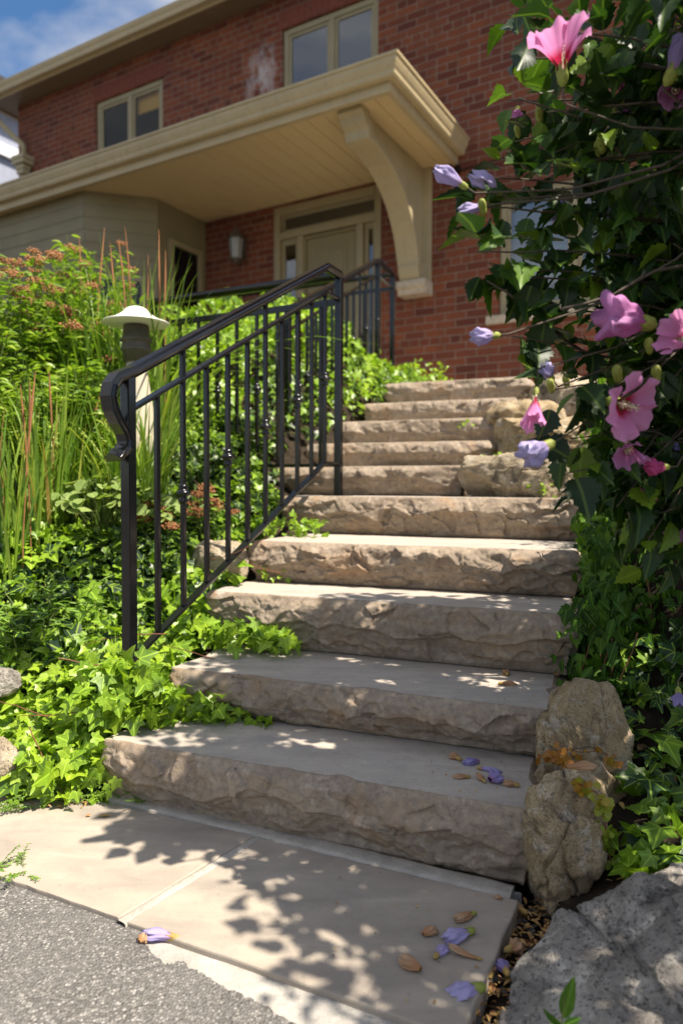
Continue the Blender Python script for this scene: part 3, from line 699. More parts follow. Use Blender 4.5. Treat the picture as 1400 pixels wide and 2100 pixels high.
# canopy
CR, CN, CZ = .385, 1.70, 4.42
q = MB()
k = 0; a = -8.0
while a < CR - .03:
    q.hbox(a + .004, min(a + .19, CR) - .003, .0, CN - .002, CZ, CZ + .02); a += .19
q.hbox(-8, CR - .004, .0, CN - .004, CZ + .012, CZ + .04)
can = q.obj('canopy', M['soffit'], house, bevel=.003)
q = MB(); q.add([H(-8, CN + .1, CZ + .215), H(CR + .1, CN + .1, CZ + .215), H(CR + .1, .001, CZ + .225), H(-8, .001, CZ + .36), H(-8, CN + .1, CZ + .205), H(CR + .1, CN + .1, CZ + .205), H(CR + .1, .001, CZ + .205), H(-8, .001, CZ + .205)],
    [[0, 1, 2, 3], [7, 6, 5, 4], [0, 4, 5, 1], [1, 5, 6, 2], [2, 6, 7, 3], [3, 7, 4, 0]]); q.obj('canopy_roof', M['roof'], can)
hsweep([(-8, CN), (CR, CN), (CR, .002)], [(-.05, -.035), (.0, -.035), (.004, -.03), (.004, .075), (.0, .08), (-.05, .08)], 'fascia', M['trim'], can, CZ)
hsweep([(-8, CN), (CR, CN), (CR, .002)], [(.006, .055), (.07, .055), (.082, .075), (.085, .10), (.10, .125), (.118, .165), (.122, .20), (.138, .205), (.138, .225), (.122, .228), (.006, .228)], 'gutter', M['trim'], can, CZ)
# curved bracket under the canopy
def hprism(name, prof, r0, r1, mat, parent, bevel=.006):
    b = MB(); m = len(prof); V = [H(r0, n_, z_) for n_, z_ in prof] + [H(r1, n_, z_) for n_, z_ in prof]
    F = [list(range(m)), list(range(m, 2 * m))[::-1]] + [[j, j + m, (j + 1) % m + m, (j + 1) % m] for j in range(m)]
    b.add(V, F); return b.obj(name, mat, parent, bevel=bevel)
br = bpy.data.objects.new('bracket', None); C.objects.link(br); br.parent = house
curve = [(1.42, 4.20), (1.30, 4.165), (1.16, 4.135), (1.00, 4.10), (.84, 4.04), (.69, 3.955), (.56, 3.85), (.45, 3.72), (.365, 3.58), (.30, 3.42), (.26, 3.28)]
hprism('bracket_web', [(.0, CZ - .002)] + [(1.42, CZ - .002)] + [(n_ - .01, z_ + .03) for n_, z_ in curve] + [(0, 3.28)], -.17, -.02, M['bracket'], br)
hprism('backplate', [(0.003, CZ - .003), (.045, CZ - .003), (.045, 3.1), (.003, 3.1)], -.225, .085, M['bracket'], br)
top = [(n_, z_) for n_, z_ in curve]; bot = [(n_ + .055 * math.sin(i / 10 * 1.3), z_ + .055) for i, (n_, z_) in enumerate(curve)]
hprism('bracket_arch', top + [(n_ - .05, z_ + .045) for n_, z_ in curve[::-1]], -.225, .035, M['bracket'], br)
hprism('bracket_nose', [(1.44, 4.34), (1.44, CZ - .003), (1.60, CZ - .003), (1.60, 4.37), (1.55, 4.345), (1.53, 4.29), (1.46, 4.25), (1.44, 4.17), (1.36, 4.15), (1.36, 4.36)], -.225, .035, M['bracket'], br)
hprism('bracket_foot', [(.046, 3.34), (.27, 3.30), (.275, 3.26), (.26, 3.20), (.22, 3.14), (.205, 3.12), (.20, 3.06), (.175, 3.02), (.046, 3.02)][::-1], -.215, .03, M['bracket'], br)
hprism('bracket_base', [(0.003, 3.13), (.235, 3.13), (.245, 3.10), (.245, 3.055), (.21, 3.03), (.20, 2.975), (.003, 2.975)][::-1], -.25, .10, M['sill'], br)
# bay clad in painted boards under the canopy
bay = MB(); bp = [(-8.0, 1.55), (-3.86, 1.55), (-3.245, .93), (-3.245, .0)]
for i in range(3):
    a, c = Vector(bp[i]), Vector(bp[i + 1]); d = (c - a).normalized(); nn = Vector((-d.y, d.x)); zt = CZ - .002; k = 0
    while zt > 1.2:
        zb_ = zt - .155; lo = .007
        if i < 2:
            pts = [(a + nn * .0, zt), (c + nn * 0, zt), (c + nn * lo, zb_), (a + nn * lo, zb_), (c + nn * 0, zb_), (a, zb_)]
            V = [H(p.x, p.y, z_) for p, z_ in pts]; bay.add(V, [[0, 3, 2, 1], [3, 5, 4, 2]])
        zt = zb_
bay_o = bay.obj('bay_boards', M['siding'], house)
bw = MB(); bw.hexa([H(-8, 1.54, .9), H(-3.865, 1.54, .9), H(-3.865, .01, .9), H(-8, .01, .9), H(-8, 1.54, CZ - .003), H(-3.865, 1.54, CZ - .003), H(-3.865, .01, CZ - .003), H(-8, .01, CZ - .003)])
bw.add([H(-3.866, 1.538, .9), H(-3.26, .92, .9), H(-3.26, .01, .9), H(-3.866, .01, .9), H(-3.866, 1.538, CZ - .004), H(-3.26, .92, CZ - .004), H(-3.26, .01, CZ - .004), H(-3.866, .01, CZ - .004)], [[0, 1, 5, 4], [1, 2, 6, 5], [2, 3, 7, 6], [4, 5, 6, 7]])
bw.obj('bay_wall', M['siding'], bay_o)
# window of the bay's end, its dark pane and frame
q = MB(); a, c, z0, z1 = .12, .74, 2.4, 3.98
for nn0, nn1, zz0, zz1 in ((a, a + .07, z0, z1), (c - .07, c, z0, z1), (a + .07, c - .07, z1 - .07, z1), (a + .07, c - .07, z0, z0 + .07)): q.hbox(-3.258, -3.215, nn0, nn1, zz0, zz1)
q = q.obj('window', M['frame'], bay_o, bevel=.005)
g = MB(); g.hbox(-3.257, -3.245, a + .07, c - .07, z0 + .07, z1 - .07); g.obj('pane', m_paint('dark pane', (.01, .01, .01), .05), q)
bpane = MB(); d = (Vector(bp[2]) - Vector(bp[1])).normalized(); nn = Vector((-d.y, d.x))
def bayrect(b_, s0, s1, z0, z1, o0, o1):
    A_ = Vector(bp[1]) + d * s0; B_ = Vector(bp[1]) + d * s1
    P = [A_ + nn * o1, B_ + nn * o1, B_ + nn * o0, A_ + nn * o0]; b_.hexa([H(p.x, p.y, z0) for p in P] + [H(p.x, p.y, z1) for p in P])
q = MB(); bayrect(q, .14, .20, 2.3, 3.42, .0, .04); bayrect(q, .67, .73, 2.3, 3.42, .0, .04); bayrect(q, .20, .67, 3.35, 3.42, 0, .04); bayrect(q, .20, .67, 2.3, 2.37, 0, .04); q = q.obj('window', M['frame'], bay_o, bevel=.005)
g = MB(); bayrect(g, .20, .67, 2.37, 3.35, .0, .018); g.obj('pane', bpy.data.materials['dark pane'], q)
# downspout with hopper head at the left corner
q = MB(); pth = [H(-7.60, .38, 7.05), H(-7.60, .38, 6.95), H(-7.20, .2, 6.50), H(-7.02, .09, 6.30), H(-7.02, .09, 6.12)]
q.tube(pth, .045, 10); dsp = q.obj('downspout', M['bracket'], house, smooth=True)
hp = MB(); c_ = H(-7.02, .10, 0)
for hz, hw in ((6.12, .15), (6.05, .14), (5.97, .10), (5.90, .085)): hp.box((c_.x, c_.y, hz - .035), hw, hw * .75, .034, -HANG)
hp.obj('hopper', M['bracket'], dsp, bevel=.01)
q = MB(); q.tube([H(-7.02, .09, 5.86), H(-7.02, .09, 1.5)], .05, 10); q.obj('drain_pipe', M['bracket'], dsp, smooth=True)
q = MB(); q.tube([H(.34, .02, 4.30), H(1.0, .025, 4.34), H(2.4, .025, 4.36)], .009, 6); q.obj('cable', M['iron'], house)
q = MB(); q.hbox(.36, .42, 0.002, .05, 4.28, 4.36); q.obj('cable_box', M['iron'], house)
# wall lantern left of the door
lan = thing('wall_lantern', 'small grey porch lantern fixed to the brick wall left of the front door', 'lantern', H(-2.62, .10, 3.93))
c_ = H(-2.62, .15, 3.93)
q = MB(); q.lathe(c_, [(0.000, 0.270), (0.020, 0.257), (0.027, 0.216), (0.081, 0.182), (0.115, 0.135), (0.121, 0.115), (0.101, 0.108)], 6); q.obj('lantern_cap', M['lampbody'], lan)
q = MB(); q.lathe(c_, [(0.095, 0.108), (0.088, 0.000), (0.070, -0.135), (0.061, -0.149)], 6); q.obj('lantern_glass', m_paint('frosted lantern glass', (.30, .31, .30), .15), lan)
q = MB(); q.lathe(c_, [(0.074, -0.142), (0.074, -0.162), (0.041, -0.203), (0.000, -0.216)], 6); q.hbox(-2.67, -2.57, .001, .03, 3.82, 4.08); q.tube([H(-2.62, .02, 3.85), H(-2.62, .09, 3.74), H(-2.62, .15, 3.72)], .010, 8); q.obj('lantern_arm', M['lampbody'], lan)
at_base(lan)
for o in list(house.children): o.matrix_parent_inverse = Matrix.Translation(house.location).inverted()
# neighbour's house far left
nb = thing('neighbour_house', 'pale grey neighbouring house, only its eave and wall showing at the left edge', 'house', (-12.9, 17.5, 1.2))
q = MB(); q.box((-11.2, 19.5, 5.5), 3.6, 3.0, 4.35, R(-30)); q.obj('wall', m_paint('pale grey stucco', (.30, .32, .40), .8), nb)
q = MB(); q.box((-11.2, 19.5, 9.98), 4.0, 3.4, .12, R(-30)); q.obj('fascia', m_paint('white fascia', (.55, .57, .60), .5), nb)
q = MB(); q.box((-11.2, 19.5, 10.25), 4.1, 3.5, .13, R(-30)); q.obj('roof', M['roof'], nb)
q = MB(); q.box((-11.2, 19.5, 8.9), 3.72, 3.12, .14, R(-30)); q.obj('band', m_paint('white band', (.75, .77, .80), .5), nb)
at_base(nb)
#PART3
# ------------------------------------------------------------------ iron railings
AD = Vector((.435, .90, 0)).normalized()
SQ = lambda h, k=None: [(-h, -(k or h)), (h, -(k or h)), (h, (k or h)), (-h, (k or h))]
CAPB = lambda a, b: [(-a, -b), (a, -b), (a, b * .1), (a * .5, b), (-a * .5, b), (-a, b * .1)]
def bar(name, a, c, h, parent, k=None, bevel=.0015, side=None):
    b = MB(); a, c = Vector(a), Vector(c); d = (c - a).normalized()
    side = side or (Vector((0, 0, 1)).cross(d) if abs(d.z) < .95 else AD)
    b.sweep([a, c], SQ(h, k), side); return b.obj(name, M['iron'], parent, bevel=bevel)
RAILP = [(-.0225, -.001), (-.0240, .004), (-.0205, .011), (-.0130, .019), (-.005, .022), (.005, .022), (.0130, .019), (.0205, .011), (.0240, .004), (.0225, -.001), (.017, -.004), (.017, -.012), (-.017, -.012), (-.017, -.004)]
def collar(bal, p, s=1.0):
    b = MB(); s = s * 1.25; r = .0075 * s
    b.lathe(p, [(r, -.024 * s), (r * 1.5, -.021 * s), (r * 1.75, -.016 * s), (r * 1.3, -.011 * s), (r * 1.35, -.006 * s), (r * 2.3, -.003 * s), (r * 2.5, .002 * s), (r * 2.1, .007 * s), (r * 1.4, .009 * s), (r * 1.5, .013 * s), (r * 1.75, .017 * s), (r * 1.3, .021 * s), (r, .024 * s)], 14)
    b.obj('collar', M['iron'], bal, smooth=True)
def flight_rail(label, P, ad, L, Lk, z_top, sl, z_mid, sm, z_bot, sb, zpost, nbal, ext, step_, kinkpost, scroll=True):
    ad = Vector(ad).normalized(); P = Vector(P); side = Vector((0, 0, 1)).cross(ad)
    q = lambda t, z: Vector((P.x + ad.x * t, P.y + ad.y * t, z))
    T = thing('stair_railing', label, 'railing', q(0, zpost), 'black iron railings of the stairs')
    hb = MB(); path = []
    if scroll:
        scp = [(-.044, .887), (-.030, .893), (-.016, .906), (-.012, .922), (-.022, .945), (-.045, .972), (-.066, 1.002), (-.074, 1.035), (-.067, 1.066), (-.045, 1.090), (-.015, 1.104)]
        path = [q(t, z) for t, z in scp]
    n = 6; path += [q(.02 + (Lk - .02) * i / n, z_top + sl * (.02 + (Lk - .02) * i / n)) for i in range(n + 1)] + [q(L, z_top + sl * Lk)]
    hb.sweep(path, RAILP, side)
    hr_ = hb.obj('handrail', M['iron'], T, bevel=0)
    for p_ in hr_.data.polygons: p_.use_smooth = False
    if scroll:
        e = MB(); e.sweep([q(-.040, .892), q(-.048, .880), q(-.058, .872)], [(-.026, -.010), (.026, -.010), (.029, .004), (.015, .012), (0, .016), (-.015, .012), (-.029, .004)], side); e.obj('scroll_end', M['iron'], T, bevel=.002)
    zt = z_top + sl * Lk
    mb_ = MB(); mb_.sweep([q(.012, z_mid), q(Lk, z_mid + sm * Lk), q(L - .012, z_mid + sm * Lk)], CAPB(.0145, .0065), side); mb_.obj('mid_rail', M['iron'], T, bevel=.0015)
    mb_ = MB(); mb_.sweep([q(.012, z_bot), q(Lk, z_bot + sb * Lk), q(L - .012, z_bot + sb * Lk)], CAPB(.0125, .0080), side); mb_.obj('bottom_rail', M['iron'], T, bevel=.0015)
    ps = [(0, zpost[2] if hasattr(zpost, '__len__') else zpost, z_top - .006)]
    for t, za, zb_ in ([(0, zpost, z_top - .010), (L, step_, zt - .008)] + ([(Lk, step_, zt - .01)] if kinkpost else [])):
        bar('post', q(t, za + .006), q(t, zb_), .0155, T, bevel=.003)
        b = MB(); a_ = math.atan2(ad.y, ad.x); b.box(q(t, za + .003), .05, .05, .003, a_); b.obj('base_plate', M['iron'], T, bevel=.001)
    for i in range(nbal):
        t = (i + 1) * (Lk / nbal) if i < nbal else 0
        zt_ = z_mid + sm * t - .004; hi = i in ext
        if hi: zt_ = z_top + sl * t - .008
        zb2 = z_bot + sb * t + .004
        bl = bar('baluster', q(t, zb2), q(t, zt_), .0072, T)
        if i % 2 == 1: collar(bl, q(t, (z_bot + sb * t) * .505 + (z_mid + sm * t) * .495))
    at_base(T); return T
def guard_rail(label, A_, B_, z_top, z_mid, z_bot, zg, nbal):
    A_, B_ = Vector((*A_, 0)), Vector((*B_, 0)); d = (B_ - A_).normalized(); side = Vector((0, 0, 1)).cross(d); L = (B_ - A_).length
    q = lambda t, z: Vector((A_.x + d.x * t, A_.y + d.y * t, z))
    T = thing('landing_railing', label, 'railing', q(L, zg), 'black iron railings of the stairs')
    b = MB(); b.sweep([q(.02, z_top), q(L + .02, z_top)], RAILP, side); b.obj('handrail', M['iron'], T)
    bar('mid_rail', q(.018, z_mid), q(L, z_mid), .0065, T, .0145); bar('bottom_rail', q(.018, z_bot), q(L, z_bot), .0125, T, .0075, side=side)
    bar('post', q(L, zg), q(L, z_top - .01), .0155, T, bevel=.003)
    for i in range(nbal):
        t = (i + .8) * L / (nbal + .3); bl = bar('baluster', q(t, z_bot + .005), q(t, z_mid - .003), .0072, T)
        if i % 2 == 1: collar(bl, q(t, (z_bot + z_mid) / 2))
    at_base(T); return T
P1 = (-.58, 1.93, 0)
flight_rail('black iron stair railing of the lower flight with a scrolled end, nearest the camera', P1, AD, 1.30, 1.168, 1.108, .523, 1.008, .514, .318, .497, STAIR_Z[0], 10, (1, 5), STAIR_Z[4], False)
PE = Vector((P1[0], P1[1], 0)) + AD * 1.30
guard_rail('short level iron railing running left from the middle post, half sunk in ivy', (PE.x, PE.y), (-.94, 3.56), 1.716, 1.602, .894, .80, 9)
flight_rail('black iron stair railing of the upper flight, farther up in front of the door', (-.28, 3.69, 0), (.358, .934, 0), 1.84, 1.478, 1.715, .467, 1.61, .467, .98, .467, 1.05, 12, (4, 8), 1.42, True, scroll=False)
pe = Vector((-.28, 3.69, 0)) + Vector((.358, .934, 0)) * 1.84
guard_rail('level iron railing of the top landing, running left below the front door', (pe.x, pe.y), (pe.x - 1.35, pe.y + .62), 2.405, 2.30, 1.62, 1.40, 11)

# ------------------------------------------------------------------ rocks
_ico = {}
def icosphere(n):
    if n not in _ico:
        import bmesh
        bm = bmesh.new(); bmesh.ops.create_icosphere(bm, subdivisions=n, radius=1.0)
        _ico[n] = (np.array([v.co[:] for v in bm.verts]), np.array([[v.index for v in f.verts] for f in bm.faces])); bm.free()
    return _ico[n]
def rock(name, label, c, dims, seed, mat, rot=0, n=6, cuts=9, rough=1.0, boxy=0, planes=(), cat='rock', group=None, tilt=0, cracks=0.0):
    V, F = icosphere(n); V = V.copy(); rg = np.random.default_rng(seed)
    if boxy: V = V / (np.abs(V) ** boxy).sum(1)[:, None] ** (1 / boxy) * .86
    P = V * (1 + .10 * fbm(V * 1.3, seed, 3))[:, None]
    pl = [(rg.normal(size=3), rg.uniform(.62, .92)) for _ in range(cuts)] + [(np.array(a, float), d) for a, d in planes]
    for nn, d in pl:
        nn = nn / np.linalg.norm(nn); s = P @ nn; over = np.clip(s - d, 0, None); P = P - nn * (over * .93)[:, None]
    P = P * np.array(dims)
    nm = P / np.linalg.norm(P, axis=1)[:, None]; mean = sum(dims) / 3
    w1, w2 = worley(P / (mean * .55), seed + 3)
    h = mean * rough * (.05 * np.clip(facets(P / (mean * .42), seed + 50), -1, 1) + .022 * np.clip(facets(P / (mean * .16), seed + 56), -1, 1) + .05 * (np.clip(w1, 0, .8)) ** 2 * 1.5 + .085 * fbm(P / (mean * .8), seed + 1, 5) + .035 * fbm(P / (mean * .16), seed + 2, 4))
    if cracks:
        c1, c2 = worley(P * np.array([1, 1, .8]) / (mean * .95) + .12 * np.stack([fbm(P / mean * 3, seed + 31), fbm(P / mean * 3, seed + 32), 0 * w1], 1), seed + 21)
        h -= mean * cracks * .10 * np.exp(-((c2 - c1) / .045) ** 2)
    P = P + nm * h[:, None]
    Rm = np.array(Matrix.Rotation(rot, 3, 'Z') @ Matrix.Rotation(tilt, 3, 'X')); P = P @ Rm.T
    o = mesh_obj(name, P, F, mat); o.location = c
    return tag(o, label, cat, group)
rock('boulder', 'big rugged grey boulder with white veins in the bottom right corner', (.635, 1.03, -.02), (.42, .27, .215), 5, M['rockgrey'], rot=.1, n=7, cuts=5, rough=1.15, boxy=2.6, planes=[((-.8, -.2, .75), .60), ((.15, .1, 1), .74), ((-.15, -1, .45), .72)], cat='boulder', cracks=.5)
rock('limestone_rock', 'upright tan limestone rock leaning at the right end of the lowest step', (.452, 1.385, .075), (.096, .08, .18), 12, M['rocktan'], rot=.2, n=6, cuts=5, rough=1.0, boxy=3, cracks=1.3, planes=[((-1, 0, -.75), .78), ((1, 0, .25), .80)])
rock('limestone_rock', 'taller tan limestone rock behind the upright one, beside the second step', (.545, 1.57, .165), (.118, .09, .225), 33, M['rocktan'], rot=-.1, n=6, cuts=4, rough=.8, boxy=3.4, cracks=1.1, planes=[((-.8, 0, 1), .86)])
RG = 'rocks banking the stairs'
def srock(label, px, py, Y, w_, d_, h_, seed, mat='rockpale', rot=-.37, n=5, **k):
    p = at(px, py, Y); return rock('bank_rock', label, p, (w_, d_, h_), seed, M[mat], rot=rot, n=n, group=RG, **k)
srock('pitted cream rock lying on the wide step below the sixth step, at its right end', 1105, 978, 2.92, .33, .19, .115, 41, cuts=5, rough=1.5, n=6, boxy=5, planes=[((0, 0, 1), .72)])
srock('mossy brown rock right of the seventh step', 1135, 898, 3.3, .31, .20, .115, 42, 'rocktan', cuts=5, rough=1.5, n=6, boxy=5, planes=[((0, 0, 1), .72)])
srock('flat pitted rock right of the eighth step', 1075, 868, 3.62, .22, .18, .12, 43, 'rocktan', cuts=5, rough=1.4, boxy=3)
srock('small pale rock right of the topmost step', 1160, 812, 4.1, .24, .16, .13, 44, cuts=5, boxy=3)
srock('pale rock partly hidden behind pink blossoms above the mossy one', 1225, 835, 3.75, .24, .18, .14, 45, cuts=5, boxy=3)
srock('cream rock half hidden by ivy behind the bottom rail, left of the fourth step', 448, 1158, 2.58, .115, .10, .092, 46, cuts=6, rough=1.2, n=6)
srock('grey rock at the left edge of the picture inside the ivy', 2, 1398, 2.0, .05, .06, .045, 47, 'rockgrey')
srock('pale rock low at the left edge under the ivy', 6, 1560, 1.82, .055, .06, .06, 48, cuts=6)
srock('tan rock behind the seventh step on the right bank', 1290, 930, 3.1, .25, .2, .16, 49, 'rocktan')

# ------------------------------------------------------------------ garden lamp
lp = at(280, 700, 2.9); lz = .74
lamp = thing('garden_lamp', 'cream capped mushroom path lamp standing among the grasses left of the railing', 'lamp', (lp.x, lp.y, lz))
zc = at(280, 664, 2.9).z
q = MB(); q.lathe((lp.x, lp.y, zc), [(.006, -.012), (.06, -.004), (.10, -.003), (.128, -.001), (.135, .0), (.131, .004), (.104, .013), (.080, .025), (.058, .040), (.049, .047), (.048, .051), (.041, .058), (.028, .065), (.012, .069), (.0, .070)], 40)
q.obj('lamp_shade', M['lampcap'], lamp, smooth=True)
q = MB(); q.lathe((lp.x, lp.y, zc), [(.05, -.008), (.055, -.06), (.064, -.063), (.064, -.072), (.056, -.075), (.055, -.098), (.063, -.101), (.063, -.110), (.055, -.113), (.050, -.155)], 24); q.obj('lamp_body', M['lampbody'], lamp, smooth=True)
q = MB(); q.lathe((lp.x, lp.y, zc), [(.040, -.155), (.044, -.20), (.062, -.32), (.078, -.46), (.085, -.62)], 24); q.obj('post', m_paint('beige lamp post', (.50, .44, .33), .6), lamp, smooth=True)
at_base(lamp)
# ------------------------------------------------------------------ leaves and plants
def fan(outline, c=(0, .35), fold=.18, droop=.22, cup=0):
    pts = [(0.0, c[1])] + outline; V = []
    for i, (x, y) in enumerate(pts): V.append((x, y, fold * abs(x) - droop * y * y + cup * (x * x)))
    n = len(outline); F = [[0, 1 + i, 1 + (i + 1) % n] for i in range(n)]
    return np.array(V), np.array(F)
def sym(half): return half + [(-x, y) for x, y in half[-2:0:-1]] if half[0][0] == 0 and half[-1][0] == 0 else half
IVY = fan(sym([(0, .06), (.10, -.03), (.24, -.12), (.40, -.06), (.37, .06), (.36, .15), (.50, .27), (.60, .44), (.44, .47), (.30, .50), (.22, .60), (.14, .82), (0, 1.0)]), (0, .22), .20, .25)
IVY3 = fan(sym([(0, .0), (.18, -.06), (.36, .0), (.36, .16), (.48, .34), (.34, .42), (.22, .52), (.12, .78), (0, 1.0)]), (0, .22), .25, .2)
HIB = fan(sym([(0, 0), (.10, .02), (.22, .10), (.26, .17), (.34, .24), (.30, .30), (.42, .44), (.33, .47), (.36, .56), (.25, .59), (.27, .69), (.17, .72), (.17, .82), (.09, .86), (0, 1.0)]), (0, .35), .42, .48)
OVAL = fan(sym([(0, 0), (.12, .12), (.19, .32), (.20, .5), (.15, .72), (.07, .9), (0, 1.0)]), (0, .45), .45, .30)
LANCE = fan(sym([(0, 0), (.05, .15), (.085, .4), (.07, .7), (0, 1.0)]), (0, .45), .4, .35)
ROUND = fan(sym([(0, .06), (.12, -.05), (.30, -.02), (.38, .08), (.46, .18), (.44, .30), (.52, .42), (.44, .52), (.44, .66), (.32, .72), (.27, .86), (.13, .86), (0, .95)]), (0, .3), .30, .10)
def nrmz(a): return a / np.maximum(np.linalg.norm(a, axis=1), 1e-9)[:, None]
def instances(tm, P, Y, Z, S, var):
    TV, TF = tm; N = len(P); Y = nrmz(Y); X = nrmz(np.cross(Y, Z)); Zn = np.cross(X, Y)
    sq = RNG.uniform(.85, 1.15, (N, 1, 1))
    W = P[:, None] + S[:, None, None] * (X[:, None] * TV[None, :, 0:1] * sq + Y[:, None] * TV[None, :, 1:2] + Zn[:, None] * TV[None, :, 2:3] * RNG.uniform(.3, 1.6, (N, 1, 1)))
    n = len(TV); V = W.reshape(-1, 3); F = (TF[None] + (np.arange(N) * n)[:, None, None]).reshape(-1, 3)
    col = np.zeros((N, n, 4)); col[:, :, 0] = np.clip(var, 0, 1)[:, None]; col[:, :, 1] = np.abs(TV[:, 0])[None]; col[:, :, 2] = TV[:, 1][None]; col[:, :, 3] = 1
    return V, F, col.reshape(-1, 4)
def join(parts):
    V = []; F = []; Cc = []; b = 0
    for v, f, c in parts: V.append(v); F.append(f + b); Cc.append(c); b += len(v)
    return np.concatenate(V), np.concatenate(F), np.concatenate(Cc)
def rnd(n, s=1.0): return RNG.normal(size=(n, 3)) * s
def uvw(u, v, z): return np.stack([O2[0] + RV[0] * u + AV[0] * v, O2[1] + RV[1] * u + AV[1] * v, z], 1)
def tnormal(u, v):
    e = .04; du = (terrain(u + e, v) - terrain(u - e, v)) / (2 * e); dv = (terrain(u, v + e) - terrain(u, v - e)) / (2 * e)
    n = np.stack([-(du * RV[0] + dv * AV[0]), -(du * RV[1] + dv * AV[1]), np.ones_like(du)], 1); return nrmz(n)
SUNV = np.array(SUN_TO)
def cover(N, u0, u1, v0, v1, size, thick, var0, var1, tm, keep=None, patch=.5, lean=.5, dn=.45, lift=0.0):
    u = RNG.uniform(u0, u1, N); v = RNG.uniform(v0, v1, N)
    if keep is not None:
        k = keep(u, v); u, v = u[k], v[k]
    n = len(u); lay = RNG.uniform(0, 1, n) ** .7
    z = np.maximum(terrain(u, v), -.02) + .01 + lift + thick * lay * (1 + .6 * vnoise(np.stack([u * 5, v * 5, u * 0], 1), 3))
    P = uvw(u, v, z); tn = tnormal(u, v)
    Z = nrmz(tn * .7 + np.array([0, -.10, .45]) + SUNV * .25 + rnd(n, lean))
    Y = nrmz(rnd(n, .8) - tn * 0 + np.array([-.1, -.25, -.25]) + np.stack([tn[:, 0], tn[:, 1], -np.abs(tn[:, 2]) * .2], 1) * dn)
    pt = vnoise(np.stack([u * 2.6, v * 2.6, u * 0 + 5], 1), 8)
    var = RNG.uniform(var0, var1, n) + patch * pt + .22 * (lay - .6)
    S = size * RNG.uniform(.38, 1.25, n)
    return instances(tm, P, Y, Z, S, var)
def blob(N, pts, rad, size, tm, var0=.5, var1=1, down=.4, face=(-.1, -.3, .8), lean=.4):
    pts = np.array(pts); i = RNG.integers(0, len(pts), N); P = pts[i] + rnd(N, 1) * np.array(rad) * .55
    Z = nrmz(np.array(face) + rnd(N, lean)); Y = nrmz(rnd(N, .7) + np.array([0, -.3, -down]))
    return instances(tm, P, Y, Z, size * RNG.uniform(.6, 1.15, N), RNG.uniform(var0, var1, N))
def off_rail(u, v): return (u < 0)
# ivy bed left of the stairs
L = []
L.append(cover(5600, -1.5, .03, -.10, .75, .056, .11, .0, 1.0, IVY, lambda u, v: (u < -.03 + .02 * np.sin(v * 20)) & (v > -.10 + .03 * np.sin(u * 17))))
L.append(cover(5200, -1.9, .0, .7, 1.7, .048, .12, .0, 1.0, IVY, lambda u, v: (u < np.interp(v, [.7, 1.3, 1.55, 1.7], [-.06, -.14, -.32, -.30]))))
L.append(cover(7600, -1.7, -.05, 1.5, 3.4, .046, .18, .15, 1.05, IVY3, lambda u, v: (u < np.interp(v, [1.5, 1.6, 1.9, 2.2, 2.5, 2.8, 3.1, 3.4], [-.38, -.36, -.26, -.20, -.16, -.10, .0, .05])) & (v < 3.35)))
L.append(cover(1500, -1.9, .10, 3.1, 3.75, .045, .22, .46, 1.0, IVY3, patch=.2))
uvp = lambda u, v, z: tuple(UV(u, v, z))
L.append(cover(3600, -1.4, .0, -.08, 1.6, .032, .15, .45, 1.05, IVY3, lambda u, v: u < -.04 - .12 * v))
L.append(blob(150, [uvp(u, .23 + .02 * math.sin(u * 30), .19) for u in np.linspace(-.06, .20, 9)], (.05, .045, .045), .048, IVY, .45, 1, face=(-.1, -.5, .7)))
L.append(blob(45, [uvp(u, .25, .165) for u in np.linspace(.10, .24, 5)], (.05, .03, .012), .036, IVY3, .6, 1))
L.append(blob(230, [tuple(at(px, py, Y)) for px, py, Y in ((215, 1380, 1.84), (250, 1370, 1.86), (285, 1385, 1.86), (310, 1400, 1.88), (235, 1430, 1.83), (270, 1440, 1.84), (200, 1450, 1.82), (300, 1450, 1.88), (330, 1430, 1.9))], (.05, .03, .035), .050, IVY, .45, 1, face=(-.1, -.6, .6)))
L.append(blob(170, [uvp(u, .52, .33) for u in np.linspace(-.10, .24, 9)], (.05, .05, .035), .044, IVY, .5, 1, face=(-.1, -.4, .7)))
L.append(blob(80, [uvp(u, 1.12, .64) for u in np.linspace(-.14, .13, 7)], (.05, .08, .03), .038, IVY3, .5, 1))
L.append(blob(120, [uvp(u, -.02, z) for u, z in ((-.15, .05), (-.1, .1), (-.03, .13), (-.02, .06), (-.2, .08), (-.1, .03))], (.07, .04, .05), .044, IVY, .5, 1, down=.8, face=(-.1, -.8, .5)))
L.append(blob(14, [uvp(.27, .245, .18), uvp(.30, .24, .165), uvp(.34, .24, .16)], (.03, .015, .012), .042, IVY3, .7, 1, face=(0, -.6, .6)))
L.append(blob(14, [uvp(.10, .50, .29), uvp(.02, .84, .50), uvp(.10, .845, .48)], (.04, .02, .03), .030, IVY3, .7, 1))
L.append(blob(90, [tuple(at(px, py, Y)) for px, py, Y in ((1040, 845, 3.7), (1010, 935, 3.15), (1040, 945, 3.1), (1230, 790, 4.2), (1250, 810, 4.1), (960, 870, 3.62), (975, 830, 3.95), (1110, 870, 3.4), (1200, 945, 3.0), (1110, 1000, 2.75))], (.07, .05, .025), .028, IVY3, .6, 1))
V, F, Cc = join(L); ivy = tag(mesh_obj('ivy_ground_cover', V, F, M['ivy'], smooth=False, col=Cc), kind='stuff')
st = MB()
def runner(p0, d, n=14, stp=.03, wig=.35, rad=.0022, z=None):
    p = Vector(p0); d = Vector(d).normalized(); path = [p.copy()]
    for i in range(n):
        d = (d + Vector((random.uniform(-wig, wig), random.uniform(-wig, wig), random.uniform(-.12, .10)))).normalized(); p = p + d * stp; path.append(p.copy())
    st.tube(path, [rad * (1 - .5 * i / n) for i in range(n + 1)], 5)
